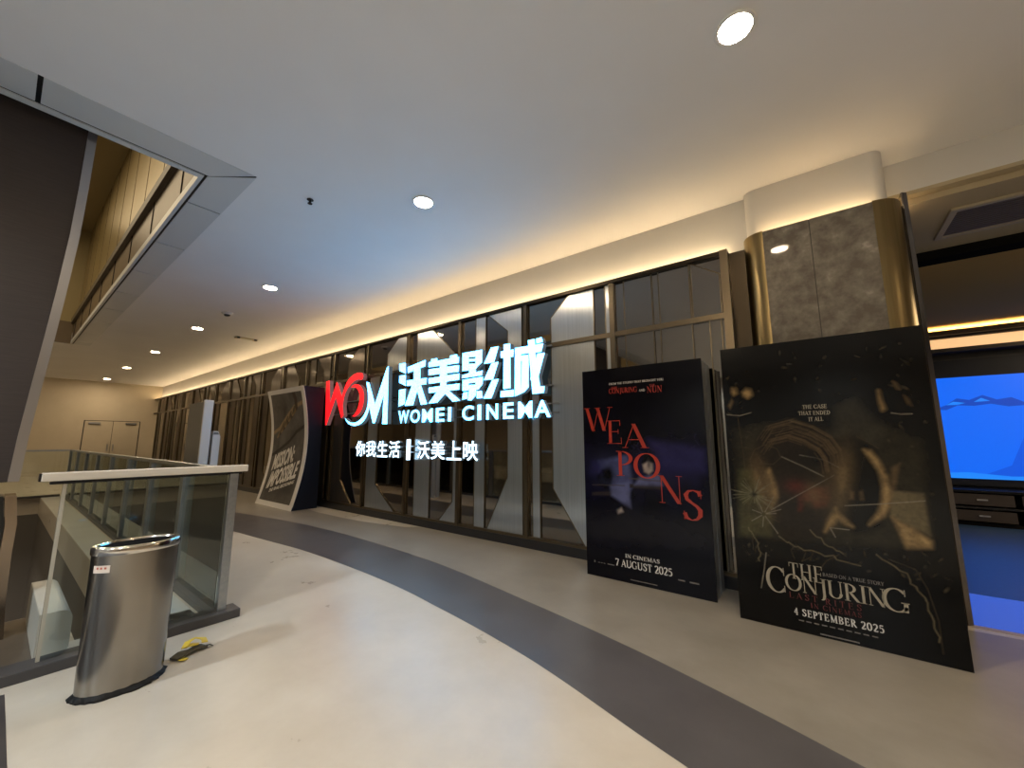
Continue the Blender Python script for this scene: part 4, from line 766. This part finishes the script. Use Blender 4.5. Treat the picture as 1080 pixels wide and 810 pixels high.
# ------------------------------------------------------------------ railings
RX = -3.90
r1 = thing('glass_railing', 'short glass railing with thick pale handrail behind the steel bin', 'railing', (RX, .6, 0))
MB().box(RX - .085, RX + .085, -.75, 1.36, 0, .065, 'kerb').build('kerb', r1, bevel=.006)
hr = MB().box(RX - .045, RX + .045, .20, 1.335, 1.145, 1.198, 'handrail').build('handrail', r1, bevel=.005)
MB().box(RX - .04, RX + .04, .19, .203, 1.147, 1.196, 'blackgloss').build('end_cap', hr)
MB().box(RX - .02, RX + .02, .24, 1.3, 1.125, 1.147, 'gap').build('rail_channel', r1)
MB().box(RX - .03, RX + .03, 1.215, 1.275, .06, 1.13, 'railpost').build('post', r1, bevel=.003)
g = MB().box(RX - .006, RX + .006, .315, 1.205, .06, 1.125, 'glass').build('glass_panel', r1)
MB().box(RX - .010, RX + .010, .297, .315, .06, 1.13, 'glassedge').build('glass_edge', r1)
LY = 1.235
r2 = thing('glass_railing', 'long glass railing with slim steel posts running along the floor opening towards the far wall', 'railing', (-9.6, LY, 0))
MB().box(-15.4, RX - .09, LY - .06, LY + .06, 0, .05, 'kerb').build('kerb', r2, bevel=.005)
MB().box(-15.4, RX - .05, LY - .03, LY + .03, 1.135, 1.175, 'railpost').build('handrail', r2, bevel=.004)
px = [-5.2, -6.6, -8.0, -9.4, -10.9, -12.4, -13.9, -15.38]
for x in px: MB().box(x - .055, x + .055, LY - .03, LY + .03, .045, 1.14, 'railpost').build('post', r2, bevel=.003)
pv = RX - .10
for x in px:
    MB().box(x + .06, pv - .06 if pv != RX - .10 else pv, LY - .006, LY + .006, .05, 1.135, 'glass').build('glass_panel', r2); pv = x
r3 = thing('glass_railing', 'far cross railing of pale glass at the end of the floor opening', 'railing', (-15.5, -1.5, 0))
MB().box(-15.56, -15.44, -4., LY - .08, 0, .05, 'kerb').build('kerb', r3)
MB().box(-15.53, -15.47, -4., LY + .02, 1.135, 1.175, 'railpost').build('handrail', r3)
for k in range(4):
    MB().box(-15.53, -15.47, -3.9 + k * 1.28, -3.85 + k * 1.28, .045, 1.14, 'railpost').build('post', r3)
    MB().box(-15.506, -15.494, -3.84 + k * 1.28, -2.63 + k * 1.28, .05, 1.135, 'glass').build('glass_panel', r3)

# dark clad panel rising through the opening, with silver edge
prf = [(.19, 0), (.185, .47), (.165, .85), (.14, 1.1), (.150, 1.43), (.175, 1.88), (.195, 2.22), (.215, 2.6), (.235, 3.09), (.24, 3.52), (.24, 4.03), (.24, 6.9)]
prf = [(y, z) for y, z in prf if z >= 1.0]
PX = -4.75
dp = thing('cladding_panel', 'tall dark brown panel with curved silver edge rising through the ceiling opening', 'panel', (PX - .1, -.9, 0))
MB().prism([(y - .055, z) for y, z in prf] + [(-2.9, 6.9), (-2.9, 1.0)], 'x', PX - .22, PX, 'panel').build('board', dp)
MB().prism(prf + [(y - .055, z) for y, z in prf[::-1]], 'x', PX - .22, PX + .012, 'satin').build('silver_edge', dp)
low = [(.192, .0), (.172, .29), (.163, .6), (.164, .8), (.14, 1.0)]
MB().prism([(y - .06, z) for y, z in low] + [(-2.9, 1.0), (-2.9, 0)], 'x', PX - .22, PX + .02, 'blackgloss').build('black_base', dp)
MB().prism(low + [(y - .055, z) for y, z in low[::-1]], 'x', PX - .22, PX + .03, 'edgebrass').build('chrome_edge', dp)
# low rounded box behind the glass
wb = thing('rounded_box', 'low off-white box with rounded end behind the glass railing', 'box', (-4.6, .375, 0))
pro = [(.30, .0), (.30, .285)] + [(.30 + .09 + .06 * math.sin(math.radians(a)), .225 + .06 * math.cos(math.radians(a))) for a in range(0, 91, 15)] + [(.45, .05), (.43, 0)]
MB().prism(pro, 'x', -5.05, -4.08, 'whitebox').build('body', wb, bevel=.006)
MB().box(-4.09, -4.07, .305, .42, .004, .016, 'blackgloss').build('foot_strip', wb)

# ------------------------------------------------------------------ litter bin
BX, BY, BH = -3.33, .60, .80
bn = thing('litter_bin', 'brushed steel litter bin with open slot top in front of the glass railing', 'bin', (BX, BY, 0))
def lens(a, c, z, n=24, cx=BX, cy=BY):
    """pointed oval outline, long axis along y"""
    out = []
    for k in range(2 * n):
        t = 2 * math.pi * k / (2 * n); s, co_ = math.sin(t), math.cos(t)
        e = abs(co_); yy = c * math.copysign(e ** .92, co_); xx = a * math.copysign(abs(s) ** 1.12, s)
        out.append((cx + xx, cy + yy, z))
    return out
b = MB(); b.loft([lens(.128, .188, .03), lens(.13, .19, .10), lens(.134, .196, BH - .045)], 'binsteel'); b.build('body', bn, smooth=True)
b = MB(); b.loft([lens(.137, .20, BH - .045), lens(.139, .203, BH - .035), lens(.139, .203, BH - .008), lens(.134, .197, BH), lens(.118, .176, BH), lens(.114, .170, BH - .012), lens(.11, .16, BH - .03)], 'chrome', cap=False); b.build('rim', bn, smooth=True)
b = MB(); b.loft([lens(.115, .17, BH - .06), lens(.115, .172, BH - .010)], 'dark'); b.build('opening', bn)  # dark plug standing in for the shade inside the bin
b = MB(); rr = []
for z, k in ((.0, 1.07), (.012, 1.09), (.028, 1.0), (.036, .97)):
    L = lens(.13 * k, .19 * k, z); L = [(x + random.uniform(-.008, .008) * (1 if z < .02 else .2), y + random.uniform(-.008, .008) * (1 if z < .02 else .2), z) for x, y, z in L]; rr.append(L)
b.loft(rr, 'bag'); b.build('base_liner', bn)
# paper sticker on the bin (follows the shell)
def shell(t, z):
    s, c = math.sin(t), math.cos(t); k = (z - .10) / (BH - .145)
    a, cc = .13 + .004 * k + .0015, .19 + .006 * k + .0015
    return (BX + a * math.copysign(abs(s) ** 1.12, s), BY + cc * math.copysign(abs(c) ** .92, c), z)
b = MB(); ts = [math.radians(d) for d in (128, 134, 140, 146, 152, 158)]
vs = []
for t in ts: vs += [shell(t, .665), shell(t, .705)]
b.add(vs, [(2 * i, 2 * i + 1, 2 * i + 3, 2 * i + 2) for i in range(5)], 'sticker')
for k in range(3):
    t0, t1 = math.radians(133 + k * 7), math.radians(137 + k * 7)
    f = lambda p: (p[0] + .0008, p[1] - .0003, p[2])
    b.add([f(shell(t0, .685)), f(shell(t1, .685)), f(shell(t1, .696)), f(shell(t0, .696))], [(0, 1, 2, 3)], 'stickerred')
b.build('sticker', bn)

# ------------------------------------------------------------------ crumpled litter on the floor
lt = thing('crumpled_litter', 'crumpled yellow and dark plastic scrap on the floor right of the bin', 'litter', (-3.42, .95, 0))
def bent(path, w, h, m, name):
    mb = MB(); rings = []
    for i, (x, y, z) in enumerate(path):
        a = path[max(i - 1, 0)]; c = path[min(i + 1, len(path) - 1)]; dx, dy = c[0] - a[0], c[1] - a[1]; d = math.hypot(dx, dy) or 1
        nx, ny = -dy / d * w / 2, dx / d * w / 2; q_ = 1 + .25 * math.sin(i * 2.3)
        rings.append([(x + nx * q_, y + ny * q_, z), (x - nx * q_, y - ny * q_, z + .006), (x - nx * q_, y - ny * q_, z + .006 + h), (x + nx * q_, y + ny * q_, z + h)])
    mb.loft(rings, m); return mb.build(name, lt)
bent([(-3.40, .855, .004), (-3.415, .90, .016), (-3.43, .95, .012), (-3.445, 1.0, .016), (-3.45, 1.03, .006)], .075, .010, 'litterdark', 'dark_strip')
bent([(-3.45, 1.02, .006), (-3.43, 1.055, .012), (-3.42, 1.07, .002)], .018, .006, 'litterdark', 'torn_end')
bent([(-3.46, .92, .03), (-3.49, .945, .05), (-3.51, .99, .055), (-3.48, 1.03, .045), (-3.45, 1.03, .03)], .035, .006, 'yellow', 'yellow_flap')
bent([(-3.39, .88, .003), (-3.36, .895, .004), (-3.345, .91, .002)], .04, .005, 'yellow', 'yellow_flap')
bent([(-3.47, .93, .034), (-3.475, .965, .03), (-3.46, 1.0, .03)], .05, .005, 'yellow', 'yellow_flap')

# ------------------------------------------------------------------ white pylons past the railing
p1 = thing('information_pylon', 'tall grey and white slab pylon standing beyond the handrail', 'pylon', (-8.1, 2.02, 0))
MB().box(-8.6, -7.75, 1.985, 2.065, .02, 2.03, 'pylongrey').build('body', p1, bevel=.004)
MB().box(-7.75, -7.70, 1.965, 2.085, .0, 2.05, 'white').build('white_edge', p1, bevel=.004)
MB().box(-8.65, -7.78, 1.93, 2.12, 0, .02, 'satin').build('base_plate', p1)
p2 = thing('information_pylon', 'shorter white pylon with sloped top just right of the taller slab', 'pylon', (-7.7, 2.17, 0))
MB().prism([(2.12, 0), (2.22, 0), (2.22, 1.47), (2.185, 1.555), (2.12, 1.555)], 'x', -7.86, -7.70, 'white').build('body', p2, bevel=.004)
MB().prism([(2.125, 1.50), (2.20, 1.50), (2.18, 1.54), (2.125, 1.54)], 'x', -7.70, -7.695, 'pylongrey').build('top_plate', p2)

# ------------------------------------------------------------------ ceiling fittings
def downlight(x, y, label, group=None, z=CZ):
    t = thing('downlight', label, 'downlight', (x, y, z), group)
    return t
d0 = downlight(-.19, 2.57, 'large round recessed downlight at the top edge, nearest of the lit ceiling row')
b = MB(); n = 40
b.lathe([(.092, CZ - .001), (.118, CZ - .001), (.122, CZ - .006), (.115, CZ - .012), (.097, CZ - .012), (.092, CZ - .004)], -.19, 2.57, 'lamprim', 40); rim = b.build('rim', d0, smooth=True)
b = MB(); b.lathe([(.094, CZ - .004), (.094, CZ - .008)], -.19, 2.57, 'lamp', 40); lens_ = b.build('lens', d0)
def dup(root, loc, label):
    r = root.copy(); COL.objects.link(r); r.location = loc; r['label'] = label; ORG[r] = Vector(loc)
    for ch in list(root.children):
        c = ch.copy(); COL.objects.link(c); c.parent = r
    return r
labs = ['round lit downlight in the ceiling above the big cinema sign, second nearest of its row', 'round lit downlight left of the red logo letter, third nearest of the ceiling row', 'lit downlight near the small ceiling dome, fourth nearest of the ceiling row',
        'small lit downlight third from the far wall in the ceiling row', 'tiny lit downlight second from the far wall in the ceiling row', 'tiny lit downlight closest to the far cream wall']
for x, l in zip((-3.21, -7.2, -11.23, -15.27, -19.4, -23.6), labs): dup(d0, (x, 2.57, CZ), l)
for (x, y, l) in ((-1.25, -.53, 'downlight behind the viewer seen mirrored beside the brass column, upper of the two'), (-1.55, -2.8, 'downlight behind the viewer seen mirrored beside the brass column, lower of the two')):
    dup(d0, (x, y, CZ), l)
sp_ = thing('ceiling_sprinkler', 'small black sprinkler head on the ceiling left of the lit downlight', 'sprinkler', (-4.15, 1.79, CZ))
MB().lathe([(.034, CZ - .006), (.03, CZ)], -4.15, 1.79, 'sensor', 24).build('rose', sp_)
MB().lathe([(.012, CZ - .045), (.01, CZ - .006)], -4.15, 1.79, 'sensor', 16).build('stem', sp_)
MB().lathe([(.024, CZ - .05), (.024, CZ - .045)], -4.15, 1.79, 'sensor', 12).build('deflector', sp_)
sm = thing('smoke_detector', 'small round white smoke detector on the ceiling', 'smoke detector', (-9.37, 2.6, CZ))
MB().lathe([(.10, CZ), (.10, CZ - .02), (.075, CZ - .045)][::-1], -9.37, 2.6, 'plasticwhite', 24).build('body', sm, smooth=True)
MB().lathe([(.045, CZ - .07), (.06, CZ - .045)], -9.37, 2.6, 'sensor', 20).build('sensor_head', sm)
em = thing('ceiling_emergency_light', 'flat rectangular emergency light fixed to the ceiling near the cove', 'emergency light', (-11.4, 3.6, CZ))
MB().box(-11.46, -11.30, 3.38, 3.86, CZ - .03, CZ, 'ventrim').build('body', em, bevel=.006)
MB().box(-11.43, -11.33, 3.45, 3.75, CZ - .04, CZ - .03, 'plasticwhite').build('diffuser', em)
for y_ in (3.42, 3.80): MB().box(-11.31, -11.28, y_ - .03, y_ + .03, CZ - .05, CZ - .005, 'sensor').build('lamp_head', em)

# ------------------------------------------------------------------ unseen lamps and added fill lights
def area(name, loc, rot, size, sy, energy, color):
    l = bpy.data.lights.new(name, 'AREA'); l.shape = 'RECTANGLE'; l.size = size; l.size_y = sy; l.energy = energy; l.color = color
    o = bpy.data.objects.new(name, l); COL.objects.link(o); o.location = loc; o.rotation_euler = rot; return o
area('upper_storey_lamps', (-10, -2.6, 7.15), (0, 0, 0), 9, 5, 260, (1., .80, .52))
area('lower_level_fill', (-10, -2.6, -1.2), (0, 0, 0), 9, 5, 160, (1., .88, .72))  # added panel, makes the floor below bounce light up
def spot(name, loc, energy, color, size=150):
    l = bpy.data.lights.new(name, 'SPOT'); l.energy = energy; l.color = color; l.spot_size = math.radians(size); l.spot_blend = .5; l.shadow_soft_size = .09
    o = bpy.data.objects.new(name, l); COL.objects.link(o); o.location = loc
for x_ in (-3.4, .6, 4.6):
    for y_ in (-2.2, -5.2, -7.8): spot('rear_fill_spot', (x_, y_, 3.96), 260 if x_ < 4 else 150, (.78, .90, 1.) if x_ < 4 else (1., .82, .6))  # unseen spots added so the floor bounce brightens the ceiling
spot('side_spot', (3.8, 2.57, 3.96), 110, (1., .77, .50))
for y_ in (-2.5, .2, 3.): spot('side_spot', (6.6, y_, 3.96), 150, (1., .76, .48))  # unseen warm spots added to fill the right of the hall
area('far_hall_lamps', (-20., -3., 3.97), (0, 0, 0), 6, 7, 42, (1., .78, .46))
area('lobby_fill', (5.5, 8.2, 3.45), (0, 0, 0), 4, 3, 150, (1., .76, .46))  # unseen panel added to warm the lobby ceiling and soffit
w = bpy.data.worlds.new('world'); scene.world = w; w.use_nodes = True
w.node_tree.nodes['Background'].inputs[0].default_value = (.02, .02, .022, 1); w.node_tree.nodes['Background'].inputs[1].default_value = 1.

vs = scene.view_settings; vs.view_transform = 'Standard'; vs.look = 'None'; vs.gamma = 1.; vs.use_curve_mapping = False; vs.exposure = .5
scene.display_settings.display_device = 'sRGB'
cy = scene.cycles; cy.max_bounces = 8; cy.diffuse_bounces = 4; cy.glossy_bounces = 5; cy.transparent_max_bounces = 16
cy.sample_clamp_indirect = 4.; cy.use_denoising = True; cy.caustics_reflective = False; cy.caustics_refractive = False
